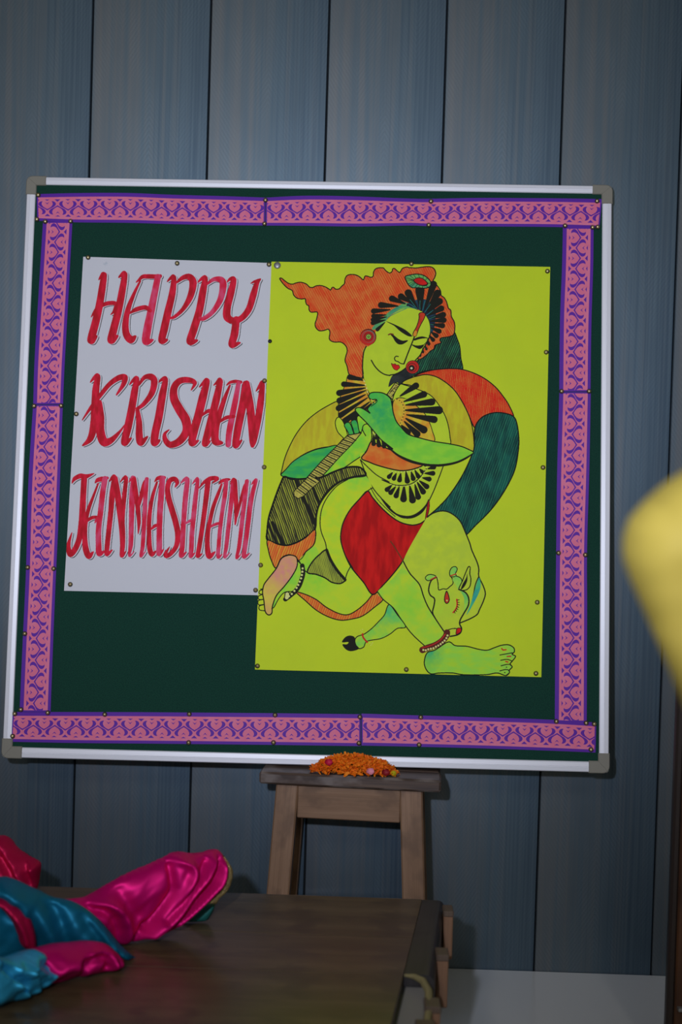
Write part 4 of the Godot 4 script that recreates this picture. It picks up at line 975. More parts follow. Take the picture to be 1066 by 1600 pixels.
func border_strip(label: String, a: Array, b: Array, upright: bool) -> void:   # a: the edge where v is 0
	var pa := curve_through(a, false, 0.012)
	var long := 0.0
	for i in pa.size() - 1:
		long += pa[i].distance_to(pa[i + 1])
	var n := maxi(pa.size() - 1, 8) + 4
	var stops := [0.0, 0.0052 / long, 0.0054 / long]        # the plain purple end, then the pattern
	for i in range(3, n - 2):
		stops.append(float(i - 2) / (n - 4))
	stops.append_array([1.0 - 0.0054 / long, 1.0 - 0.0052 / long, 1.0])
	var lines := []
	for e in [a, b]:
		var cv := curve_through(e, false, 0.002)
		var row := []
		for i in n + 1:
			var f: float = stops[i] * (cv.size() - 1)
			var q := mini(int(f), cv.size() - 2)
			row.append(cv[q].lerp(cv[q + 1], f - q))
		lines.append(row)
	var st := begin()
	var run := 0.0
	for back in [0.0, 0.0007]:
		run = 0.0
		for i in n + 1:
			if i > 0:
				run += ((lines[0][i] + lines[1][i]) as Vector2).distance_to(lines[0][i - 1] + lines[1][i - 1]) / 2.0
			for e in 5:
				var v := e / 4.0
				var p: Vector2 = lines[0][i].lerp(lines[1][i], v)
				var end := i < 2 or i > n - 2
				var wave := 0.0006 + 0.0012 * absf(sin(run * 12.0)) * (v if upright else 1.0 - v)
				st.set_uv(Vector2(run / 0.0436, 0.03 if end else v))
				st.add_vertex(Vector3(p.x, p.y, -0.0025 + wave - back))
	for i in n:
		for e in 4:
			var k := i * 5 + e
			var idx := [k, k + 5, k + 6, k, k + 6, k + 1] if not upright else [k, k + 6, k + 5, k, k + 1, k + 6]
			for q in idx:
				st.add_index(q)
			idx.reverse()
			for q in idx:
				st.add_index(q + (n + 1) * 5)
	st.generate_normals()
	tag(put("border_strip", st.commit(), mats.border, self, board), label, "border", "pink and purple paper border strips")

func thumbtack(x: float, y: float, label: String, kind := 0) -> void:
	var o := thing("thumbtack", label, "thumbtack", board * Transform3D(Basis.IDENTITY, Vector3(x, y, 0.0)), "thumbtacks on the board" if kind == 0 else "")
	if kind == 0:
		put("rim", tack_meshes[0], mats.rim, o)
		put("head", tack_meshes[1], mats.brass, o)
	else:
		put("head", tack_meshes[2 if kind == 1 else 3], mats.steel if kind == 1 else mats.black, o)

func cloth(d: Dictionary) -> ArrayMesh:     # a plump fold of cloth: outline, thickness, and creases as ridges (+) and valleys (-)
	var edge := curve_through(d.outline, true, d.step)
	var pts := edge.duplicate()
	var m := edge.size()
	var lo := Vector2(1e9, 1e9)
	var hi := -lo
	for p in edge:
		lo = lo.min(p)
		hi = hi.max(p)
	var y := lo.y
	var odd := 0
	while y < hi.y:
		var x: float = lo.x + (d.step / 2.0 if odd % 2 else 0.0)
		while x < hi.x:
			var p := Vector2(x, y)
			if Geometry2D.is_point_in_polygon(p, edge):
				var near := 1e9
				for e in edge:
					near = minf(near, p.distance_squared_to(e))
				if near > d.step * d.step * 0.3:
					pts.append(p)
			x += d.step
		y += d.step * 0.87
		odd += 1
	var folds := []
	for f in d.folds:
		folds.append([curve_through(f[0], false, 0.01), f[1], f[2]])
	var crease := loop_noise(1.0, 2)
	crease.seed = 90 + folds.size()
	var z := PackedFloat32Array()
	for i in pts.size():
		var near := 1e9
		if i >= m:
			for k in m:
				near = minf(near, Geometry2D.get_closest_point_to_segment(pts[i], edge[k], edge[(k + 1) % m]).distance_squared_to(pts[i]))
			near = sqrt(near)
		else:
			near = 0.0
		var t := clampf(near / d.round, 0.0, 1.0)
		var v: float = d.thick * sqrt(1.0 - (1.0 - t) * (1.0 - t))
		if i >= m:
			for f in folds:
				var c: PackedVector2Array = f[0]
				var fd := 1e9
				for k in c.size() - 1:
					fd = minf(fd, Geometry2D.get_closest_point_to_segment(pts[i], c[k], c[k + 1]).distance_squared_to(pts[i]))
				v += f[2] * exp(-fd / (f[1] * f[1])) * minf(1.0, near / 0.012)
			v += 0.10 * d.thick * crease.get_noise_2d(pts[i].x * 9.0 + pts[i].y * 9.0, pts[i].x * 26.0 - pts[i].y * 26.0) * minf(1.0, near / 0.02)
		z.append(v)
	var tri := Geometry2D.triangulate_delaunay(pts)
	var st := begin()
	for i in pts.size():
		st.set_uv(pts[i] * 8.0)
		st.add_vertex(Vector3(pts[i].x, pts[i].y, z[i]))
	for i in range(m, pts.size()):
		st.set_uv(pts[i] * 8.0)
		st.add_vertex(Vector3(pts[i].x, pts[i].y, -d.thick * 0.7 * z[i] / maxf(absf(z[i]), d.thick) - 0.001))
	for i in range(0, tri.size(), 3):
		var t := [tri[i], tri[i + 1], tri[i + 2]]
		var mid: Vector2 = (pts[t[0]] + pts[t[1]] + pts[t[2]]) / 3.0
		if not Geometry2D.is_point_in_polygon(mid, edge):
			continue
		if (pts[t[1]] - pts[t[0]]).cross(pts[t[2]] - pts[t[0]]) > 0.0:
			t.reverse()
		for k in t:
			st.add_index(k)
		t.reverse()
		for k in t:
			st.add_index(k if k < m else k + pts.size() - m)
	st.generate_normals()
	return st.commit()

func cloth_place(d: Dictionary) -> Transform3D:
	return Transform3D(Basis(Vector3.UP, deg_to_rad(d.turn)), d.at)

# ---------------------------------------------------------------- the scene
func _ready() -> void:
	var cam := Camera3D.new()
	cam.name = "camera"
	cam.position = Vector3(0, 1.02822, 2.6)
	cam.rotation_degrees = Vector3(-1.28018, 0.84418, 1.67155)
	var lens := CameraAttributesPhysical.new()
	lens.frustum_focal_length = 43.0
	lens.frustum_focus_distance = 2.45
	lens.exposure_aperture = 2.8
	cam.attributes = lens
	cam.fov = 45.46
	cam.near = 0.05
	cam.far = 50.0
	cam.current = true
	add_child(cam)
	cam.fov = 45.46

	var env := Environment.new()
	env.background_mode = Environment.BG_COLOR
	env.background_color = Color8(20, 22, 26)
	env.tonemap_mode = Environment.TONE_MAPPER_LINEAR
	env.tonemap_exposure = 1.0
	env.sdfgi_enabled = true
	env.ssao_enabled = true
	env.ssil_enabled = true
	var we := WorldEnvironment.new()
	we.name = "environment"
	we.environment = env
	add_child(we)

	var flash := SpotLight3D.new()                 # the photographer's flash, left of and above the lens
	flash.name = "camera_flash"
	flash.position = Vector3(-0.21, 1.20, 2.58)
	add_child(flash)
	flash.look_at(Vector3(-0.13, 1.5, 0.0))
	flash.spot_angle = 44.0
	flash.spot_angle_attenuation = 1.0
	flash.spot_range = 12.0
	flash.spot_attenuation = 2.0
	flash.light_color = Color(0.865, 0.895, 1.0)
	flash.light_energy = 3.2
	flash.light_size = 0.025
	flash.shadow_enabled = true
	add_lamps()

	board = Transform3D(Basis.from_euler(Vector3(deg_to_rad(-5.72873), deg_to_rad(-0.31574), deg_to_rad(0.48896))), Vector3(-0.10042, 1.06131, 0.09950))
	make_materials()
	build_room()
	build_board()
	build_stool()
	build_table()
	build_cloths()
	build_right_side()
	build_petals()

func add_lamps() -> void:  # unseen lamps added behind the camera to brighten the upper wall
	for x in [-1.1, 0.8]:
		var o := thing("added_ceiling_lamp", "added flat white ceiling lamp, unseen, on the %s, behind the camera" % ("left" if x < 0.0 else "right"), "lamp", Transform3D(Basis.IDENTITY, Vector3(x, 3.08, 5.0)), "added ceiling lamps")
		var glow := plain(Color8(250, 248, 240), 0.6)
		glow.emission_enabled = true
		glow.emission = Color8(255, 250, 238)
		glow.emission_energy_multiplier = 0.6
		put("housing", boxed(Vector3(0.34, 0.04, 1.24), 0.006), plain(Color8(220, 220, 218)), o)
		put("diffuser", boxed(Vector3(0.3, 0.02, 1.2), 0.004), glow, o, Transform3D(Basis.IDENTITY, Vector3(0, -0.022, 0)))
		var l := AreaLight3D.new()
		l.name = "added_lamp_light"
		l.area_size = Vector2(0.3, 1.2)
		l.position = Vector3(0, -0.04, 0)
		l.rotation_degrees = Vector3(-90, 0, 0)
		l.light_color = Color8(255, 248, 238)
		l.light_energy = 3.0 if x < 0.0 else 1.7
		l.area_range = 12.0
		l.shadow_enabled = true
		o.add_child(l)

func build_room() -> void:
	var wall := structure("wall_back", boxed(Vector3(6.6, 3.2, 0.12), 0.0), mats.dark, Transform3D(Basis.IDENTITY, Vector3(0.2, 1.55, -0.072)))
	var grooves := [-0.5937, -0.3436, -0.0936, 0.1544, 0.4032, 0.6533]
	for i in range(-10, 16):
		var x0: float = grooves[i] if i >= 0 and i < 6 else -0.5937 + 0.25 * i if i < 0 else 0.6533 + 0.25 * (i - 5)
		var x1: float = grooves[i + 1] if i >= -1 and i < 5 else x0 + 0.25
		var st := begin()
		var w := x1 - x0 - 0.0024
		slab(st, Vector3.ZERO, Vector3(w, 3.05, 0.011), 0.0016, 1)
		put("wall_panel", st.commit(), mats["panel%d" % posmod(i, 3)], wall, Transform3D(Basis.IDENTITY, Vector3((x0 + x1) / 2.0 - 0.2, 1.522 - 1.55, 0.0665)))
	structure("wall_left", boxed(Vector3(0.12, 3.2, 6.4), 0.0), mats.plaster, Transform3D(Basis.IDENTITY, Vector3(-3.12, 1.55, 3.0)))
	structure("wall_right", boxed(Vector3(0.12, 3.2, 6.4), 0.0), mats.plaster, Transform3D(Basis.IDENTITY, Vector3(3.52, 1.55, 3.0)))
	structure("wall_front", boxed(Vector3(6.6, 3.2, 0.12), 0.0), mats.plaster, Transform3D(Basis.IDENTITY, Vector3(0.2, 1.55, 6.12)))
	structure("ceiling", boxed(Vector3(6.8, 0.12, 6.5), 0.0), mats.ceiling, Transform3D(Basis.IDENTITY, Vector3(0.2, 3.16, 3.0)))
	var floor_ := structure("floor", boxed(Vector3(6.8, 0.1, 6.4), 0.0), mats.grout, Transform3D(Basis.IDENTITY, Vector3(0.2, -0.056, 3.0)))
	var tile := boxed(Vector3(0.598, 0.008, 0.598), 0.0012)
	for i in 11:
		for j in 10:
			put("floor_tile", tile, mats.tile, floor_, Transform3D(Basis.IDENTITY, Vector3(-3.0 + 0.6 * i + 0.25, 0.052, -2.7 + 0.6 * j)))

func build_board() -> void:
	var o := thing("notice_board", "dark green felt notice board in a worn aluminium frame, leaning on the wooden stool", "notice board", board)
	var w := 0.61
	var h := 0.6007
	put("backing", boxed(Vector3(1.2, 1.18, 0.012), 0.002), mats.capwood, o, Transform3D(Basis.IDENTITY, Vector3(0, 0, -0.014)))
	put("felt_panel", boxed(Vector3(1.196, 1.176, 0.005), 0.0), mats.felt, o, Transform3D(Basis.IDENTITY, Vector3(0, 0, -0.0055)))
	# rails: a stepped section, flat outer lip and a sloped inner lip
	for r in [[Vector2(0, h), 0.0, 0.0168, 2.0 * w], [Vector2(0, -h), PI, 0.0212, 2.0 * w], [Vector2(-w, 0), PI / 2, 0.0188, 2.0 * h], [Vector2(w, 0), -PI / 2, 0.0198, 2.0 * h]]:
		var wide: float = r[2]
		var sec := [Vector2(0, -0.021), Vector2(0, -0.002), Vector2(-0.0015, 0.0), Vector2(-wide * 0.42, 0.0), Vector2(-wide * 0.45, -0.0012), Vector2(-wide * 0.49, -0.0012), Vector2(-wide * 0.52, 0.0002), Vector2(-wide * 0.9, -0.0012), Vector2(-wide, -0.0035), Vector2(-wide, -0.021)]
		var st := begin()
		var l: float = r[3] / 2.0 - 0.003
		for i in sec.size():
			var a: Vector2 = sec[i]
			var b: Vector2 = sec[(i + 1) % sec.size()]
			var out := Vector3(0, (a.x + b.x) / 2.0 + wide / 2.0, (a.y + b.y) / 2.0 + 0.012)      # away from the middle of the section
			face(st, [Vector3(-l, a.x, a.y), Vector3(l, a.x, a.y), Vector3(l, b.x, b.y), Vector3(-l, b.x, b.y)], out, [Vector2(a.x, -l), Vector2(a.x, l), Vector2(b.x, l), Vector2(b.x, -l)])
		put("frame_rail", st.commit(), mats.alu, o, Transform3D(Basis(Vector3(0, 0, 1), r[1]), Vector3(r[0].x, r[0].y, 0)))
	for c in [[-1, 1, 0.0172, 0.0192], [1, 1, 0.0172, 0.0202], [-1, -1, 0.0216, 0.0192], [1, -1, 0.0216, 0.0202]]:
		var poly := []
		var tall: float = c[2] + 0.0012
		var across: float = c[3] + 0.0012
		for k in 6:
			var a := PI / 2 * k / 5.0
			poly.append(Vector2(0.012 - 0.0135 * cos(a), -0.012 + 0.0135 * sin(a)))
		poly.append_array([Vector2(0.040, 0.0015), Vector2(0.040, -tall), Vector2(across, -tall), Vector2(across, -0.038), Vector2(-0.0015, -0.038)])
		for k in poly.size():
			poly[k] = Vector2(poly[k].x * -c[0], poly[k].y * c[1])
		var st := begin()
		prism(st, poly, -0.022, 0.0022, 0.0015)
		var cap := put("corner_cap", st.commit(), mats.cap, o, Transform3D(Basis.IDENTITY, Vector3(w * c[0], h * c[1], 0)))
		var seam := begin()
		tube(seam, [Vector3(-c[0] * 0.002, -c[1] * 0.002, 0.0022), Vector3(-c[0] * across, -c[1] * tall, 0.0022)], [0.0005, 0.0005])
		put("seam", seam.commit(), mats.cap, cap)

	mats.border = plain(Color.WHITE, 0.55, 0.0, 0.4)
	mats.border.albedo_texture = paint_border()
	border_strip("upper purple and pink border strip, its left piece above the white sheet", [-0.5893, 0.564, -0.5047, 0.5672, -0.3973, 0.5692, -0.2899, 0.5669, -0.1962, 0.5657, -0.1099, 0.5643], [-0.5856, 0.5073, -0.5022, 0.5053, -0.395, 0.506, -0.2879, 0.5048, -0.1943, 0.5046, -0.1089, 0.5051], false)
	border_strip("upper purple and pink border strip, its longer right piece above the yellow sheet", [-0.1086, 0.5644, -0.0226, 0.5695, 0.0841, 0.5696, 0.1906, 0.5673, 0.2332, 0.5673, 0.35, 0.5711, 0.4825, 0.5725, 0.5897, 0.5725], [-0.1076, 0.5051, -0.021, 0.5059, 0.0854, 0.5064, 0.1917, 0.5101, 0.2342, 0.5095, 0.3508, 0.5108, 0.4831, 0.5121, 0.5848, 0.5107], false)
	border_strip("left purple and pink border strip, its shorter upper piece", [-0.5734, 0.5054, -0.5763, 0.3504, -0.5787, 0.2156, -0.5776, 0.1199], [-0.5117, 0.5065, -0.5135, 0.3515, -0.5157, 0.2168, -0.5158, 0.1211], true)
	border_strip("left purple and pink border strip, its longer lower piece", [-0.5778, 0.1186, -0.5808, -0.0507, -0.578, -0.2148, -0.5786, -0.3902, -0.5788, -0.5087], [-0.5162, 0.1198, -0.5155, -0.0493, -0.5159, -0.2134, -0.5162, -0.3888, -0.5155, -0.5072], true)
	border_strip("right purple and pink border strip, its shorter upper piece", [0.5095, 0.5114, 0.5083, 0.4236, 0.5053, 0.3162, 0.505, 0.1676], [0.5729, 0.5125, 0.5722, 0.4247, 0.5696, 0.3173, 0.5686, 0.1689], true)
	border_strip("right purple and pink border strip, its longer lower piece", [0.5052, 0.1663, 0.5021, -0.0019, 0.5016, -0.1638, 0.5014, -0.288, 0.5018, -0.5031], [0.5693, 0.1675, 0.5671, -0.0006, 0.5637, -0.1625, 0.5648, -0.2866, 0.5654, -0.5015], true)
	border_strip("bottom purple and pink border strip, its longer left piece", [-0.5922, -0.5097, -0.4622, -0.5066, -0.3065, -0.5034, -0.0607, -0.4994, 0.1115, -0.4972], [-0.5941, -0.5693, -0.4597, -0.5685, -0.3043, -0.566, -0.059, -0.5625, 0.1129, -0.5608], false)
	border_strip("bottom purple and pink border strip, its shorter right piece", [0.1134, -0.4959, 0.2357, -0.4968, 0.3642, -0.4975, 0.4924, -0.4988, 0.5846, -0.5023], [0.1148, -0.5595, 0.2368, -0.5591, 0.365, -0.5591, 0.493, -0.5604, 0.5837, -0.5619], false)
	var white := plain(Color.WHITE, 0.75, 0.0, 0.3)
	white.albedo_texture = paint_greeting()
	white.texture_repeat = false
	tag(put("greeting_sheet", paper_mesh([-0.4859, 0.432, -0.0855, 0.4254, -0.0996, -0.2628, -0.4981, -0.2626], 12, 20, -0.0022, 0.0012, 0.4), white, self, board), "white paper sheet hand-lettered in red with HAPPY KRISHAN JANMASHTAMI", "poster")
	var yellow := plain(Color.WHITE, 0.75, 0.0, 0.3)
	yellow.albedo_texture = paint_figure()
	yellow.texture_repeat = false
	tag(put("painted_sheet", paper_mesh([-0.0929, 0.428, 0.4839, 0.4272, 0.4737, -0.4145, -0.1038, -0.4127], 16, 22, -0.0008, 0.0014, 1.7), yellow, self, board), "bright yellow-green paper sheet painted with a flute player and a cow", "poster")
	tack_meshes = [lathe([Vector2(0.0001, -0.001), Vector2(0.0047, -0.001), Vector2(0.0049, 0.0012), Vector2(0.0042, 0.0026), Vector2(0.0001, 0.0028)], 14), lathe([Vector2(0.0036, 0.0024), Vector2(0.0033, 0.0038), Vector2(0.0022, 0.0048), Vector2(0.0001, 0.0052)], 12),
		lathe([Vector2(0.0001, -0.001), Vector2(0.0070, 0.0), Vector2(0.0074, 0.0012), Vector2(0.0064, 0.0026), Vector2(0.0030, 0.0034), Vector2(0.0001, 0.0035)], 18), lathe([Vector2(0.0001, -0.001), Vector2(0.0040, 0.0), Vector2(0.0042, 0.0014), Vector2(0.0034, 0.0026), Vector2(0.0001, 0.0030)], 14)]
	thumbtack(-0.5851, 0.5613, "small brass thumbtack at the top left end of the upper border strip")
	thumbtack(-0.5856, 0.5093, "small brass thumbtack below the top left end of the upper border strip")
	thumbtack(-0.1091, 0.5582, "small brass thumbtack at the top of the joint in the upper border strip")
	thumbtack(-0.1097, 0.5078, "small brass thumbtack at the bottom of the joint in the upper border strip")
	thumbtack(0.2353, 0.5612, "small brass thumbtack on the upper edge of the top border above the painted head")
	thumbtack(0.2315, 0.5108, "small brass thumbtack on the lower edge of the top border above the painted head")
	thumbtack(0.5792, 0.5675, "small brass thumbtack at the top right end of the upper border strip")
	thumbtack(0.5808, 0.5126, "small brass thumbtack at the bottom right end of the upper border strip")
	thumbtack(-0.5680, 0.5048, "small brass thumbtack at the top left corner of the left border strip")
	thumbtack(-0.5150, 0.5064, "small brass thumbtack at the top right corner of the left border strip")
	thumbtack(0.5135, 0.5142, "small brass thumbtack at the top left corner of the right border strip")
	thumbtack(0.5703, 0.5118, "small brass thumbtack at the top right corner of the right border strip")
	thumbtack(-0.5750, 0.1160, "small brass thumbtack on the outer edge at the left border joint")
	thumbtack(-0.5190, 0.1177, "small brass thumbtack on the inner edge at the joint of the left border strip")
	thumbtack(-0.5741, -0.2167, "small brass thumbtack on the outer left border edge level with the last red word")
	thumbtack(-0.5206, -0.2181, "small brass thumbtack on the inner left border edge beside the last red word")
	thumbtack(-0.5742, -0.3513, "small brass thumbtack on the outer edge of the left border strip low down")
	thumbtack(-0.5755, -0.5042, "small brass thumbtack at the foot of the left border strip on its outer edge")
	thumbtack(-0.5206, -0.5092, "small brass thumbtack at the foot of the left border strip on its inner edge")
	thumbtack(0.5091, 0.1677, "small brass thumbtack on the inner edge at the joint of the right border strip")
	thumbtack(0.5653, 0.1688, "small brass thumbtack on the outer edge at the joint of the right border strip")
	thumbtack(0.5058, -0.1637, "small brass thumbtack on the inner right border edge level with the painted cow")
	thumbtack(0.5601, -0.1664, "small brass thumbtack on the outer right border edge level with the painted cow")
	thumbtack(0.5044, -0.5017, "small brass thumbtack at the foot of the right border strip on its inner edge")
	thumbtack(0.5641, -0.5034, "small brass thumbtack at the foot of the right border strip on its outer edge")
	thumbtack(0.5801, -0.5050, "small brass thumbtack at the upper right end of the bottom border strip")
	thumbtack(-0.5875, -0.5128, "small brass thumbtack at the upper left end of the bottom border strip, dark")
	thumbtack(-0.5901, -0.5577, "small brass thumbtack at the lower left end of the bottom border strip")
	thumbtack(-0.4049, -0.5097, "small brass thumbtack on the upper bottom-border edge nearest its left end")
	thumbtack(-0.2339, -0.5049, "small brass thumbtack on the upper bottom-border edge, middle of its left piece")
	thumbtack(-0.2333, -0.5617, "small brass thumbtack on the lower bottom-border edge, left one of its long piece")
	thumbtack(-0.0606, -0.5026, "small brass thumbtack on the upper edge of the bottom border strip left of the petals")
	thumbtack(-0.0624, -0.5575, "small brass thumbtack on the lower edge of the bottom border strip left of the petals")
	thumbtack(0.1103, -0.5023, "small brass thumbtack above the joint of the bottom border strip over the petals")
	thumbtack(0.1095, -0.5546, "small brass thumbtack below the joint of the bottom border strip over the petals")
	thumbtack(0.2326, -0.5000, "small brass thumbtack on the upper edge of the bottom border strip right of the petals")
	thumbtack(0.2303, -0.5548, "small brass thumbtack on the lower edge of the bottom border strip right of the petals")
	thumbtack(0.5741, -0.5558, "small brass thumbtack at the lower right end of the bottom border strip")
	thumbtack(-0.4752, 0.4301, "small brass thumbtack at the top left corner of the white sheet")
	thumbtack(-0.2891, 0.4209, "small brass thumbtack in the middle of the top edge of the white sheet")
	thumbtack(-0.0980, 0.4218, "small brass thumbtack at the top right corner of the white sheet")
	thumbtack(-0.4869, 0.1011, "small brass thumbtack on the left edge of the white sheet")
	thumbtack(-0.1006, 0.1779, "small brass thumbtack on the right edge of the white sheet by the second word")
	thumbtack(-0.4855, -0.2493, "small brass thumbtack at the bottom left corner of the white sheet")
	thumbtack(-0.1070, -0.2526, "small brass thumbtack at the bottom right corner of the white sheet")
	thumbtack(0.1971, 0.4283, "small brass thumbtack at the top edge of the yellow sheet above the feather")
	thumbtack(0.4780, 0.4177, "small brass thumbtack at the top right corner of the yellow sheet")
	thumbtack(0.4770, 0.2482, "small brass thumbtack on the right yellow sheet edge, second from the top")
	thumbtack(0.4728, 0.0099, "small brass thumbtack on the right yellow sheet edge, third from the top")
	thumbtack(0.4638, -0.2644, "small brass thumbtack on the right yellow sheet edge, second from the bottom")
	thumbtack(0.4627, -0.4071, "small brass thumbtack at the bottom right corner of the yellow sheet")
	thumbtack(0.2019, -0.4055, "small brass thumbtack at the bottom edge of the yellow sheet left of the foot")
	thumbtack(-0.0988, -0.4055, "small brass thumbtack at the bottom left corner of the yellow sheet")
	thumbtack(-0.0964, -0.0011, "small brass thumbtack on the left edge of the yellow sheet by the third word")
	thumbtack(-0.0980, -0.2016, "small brass thumbtack on the left edge of the yellow sheet by the raised foot")
	thumbtack(-0.0807, 0.4201, "larger flat grey thumbtack at the top left corner of the yellow sheet", 1)
	thumbtack(-0.0916, 0.2603, "flat black thumbtack between the white and yellow sheets", 2)

func build_stool() -> void:
	var o := thing("wooden_stool", "old dark wooden stool with splayed legs that carries the notice board", "stool", Transform3D(Basis(Vector3.UP, deg_to_rad(-4.0)), Vector3(0.002, 0, 0.115)))
	# seat of three worn planks, the front one thick edged and chipped at its ends
	for k in 3:
		var st := begin()
		slab(st, Vector3(0, 0, 0), Vector3(0.358 - 0.003 * (k % 2), 0.024, 0.069), 0.004, 0, Transform3D.IDENTITY, Vector2(0.1 * k, 0.3 * k))
		put("seat_plank", st.commit(), mats.seatwood, o, Transform3D(Basis.IDENTITY, Vector3(0.001 * k, 0.446, -0.074 + 0.0712 * k)))
	for sx in [-1.0, 1.0]:
		for sz in [-1.0, 1.0]:
			var st := begin()
			var lean := Basis(Vector3(1, 0, 0), Vector3(-sx * 0.055, 1, -sz * 0.05), Vector3(0, 0, 1))
			slab(st, Vector3(0, -0.2165, 0), Vector3(0.045, 0.433, 0.034), 0.003, 1, Transform3D(lean, Vector3(sx * 0.1225, 0.433, sz * 0.067)), Vector2(0.2 * sx, 0.17 * sz))
			put("leg", st.commit(), mats.legwood, o)
	for sz in [-1.0, 1.0]:
		var st := begin()
		slab(st, Vector3(0, 0.3985, sz * 0.068), Vector3(0.205, 0.069, 0.022), 0.002, 0)
		put("apron", st.commit(), mats.legwood, o)
		var lo := begin()
		slab(lo, Vector3(0, 0.13, sz * 0.083), Vector3(0.235, 0.036, 0.018), 0.002, 0)
		put("stretcher", lo.commit(), mats.legwood, o)
	for sx in [-1.0, 1.0]:
		var st := begin()
		slab(st, Vector3(sx * 0.1245, 0.3985, 0), Vector3(0.02, 0.069, 0.105), 0.002, 2)
		put("apron", st.commit(), mats.legwood, o)
		var lo := begin()
		slab(lo, Vector3(sx * 0.139, 0.17, 0), Vector3(0.018, 0.036, 0.13), 0.002, 2)
		put("stretcher", lo.commit(), mats.legwood, o)

func inner_x(z: float) -> float:
	return 0.1336 - 0.1345 * (z - 0.4287)

func outer_x(z: float) -> float:
	return 0.1719 - 0.115 * (z - 0.437)

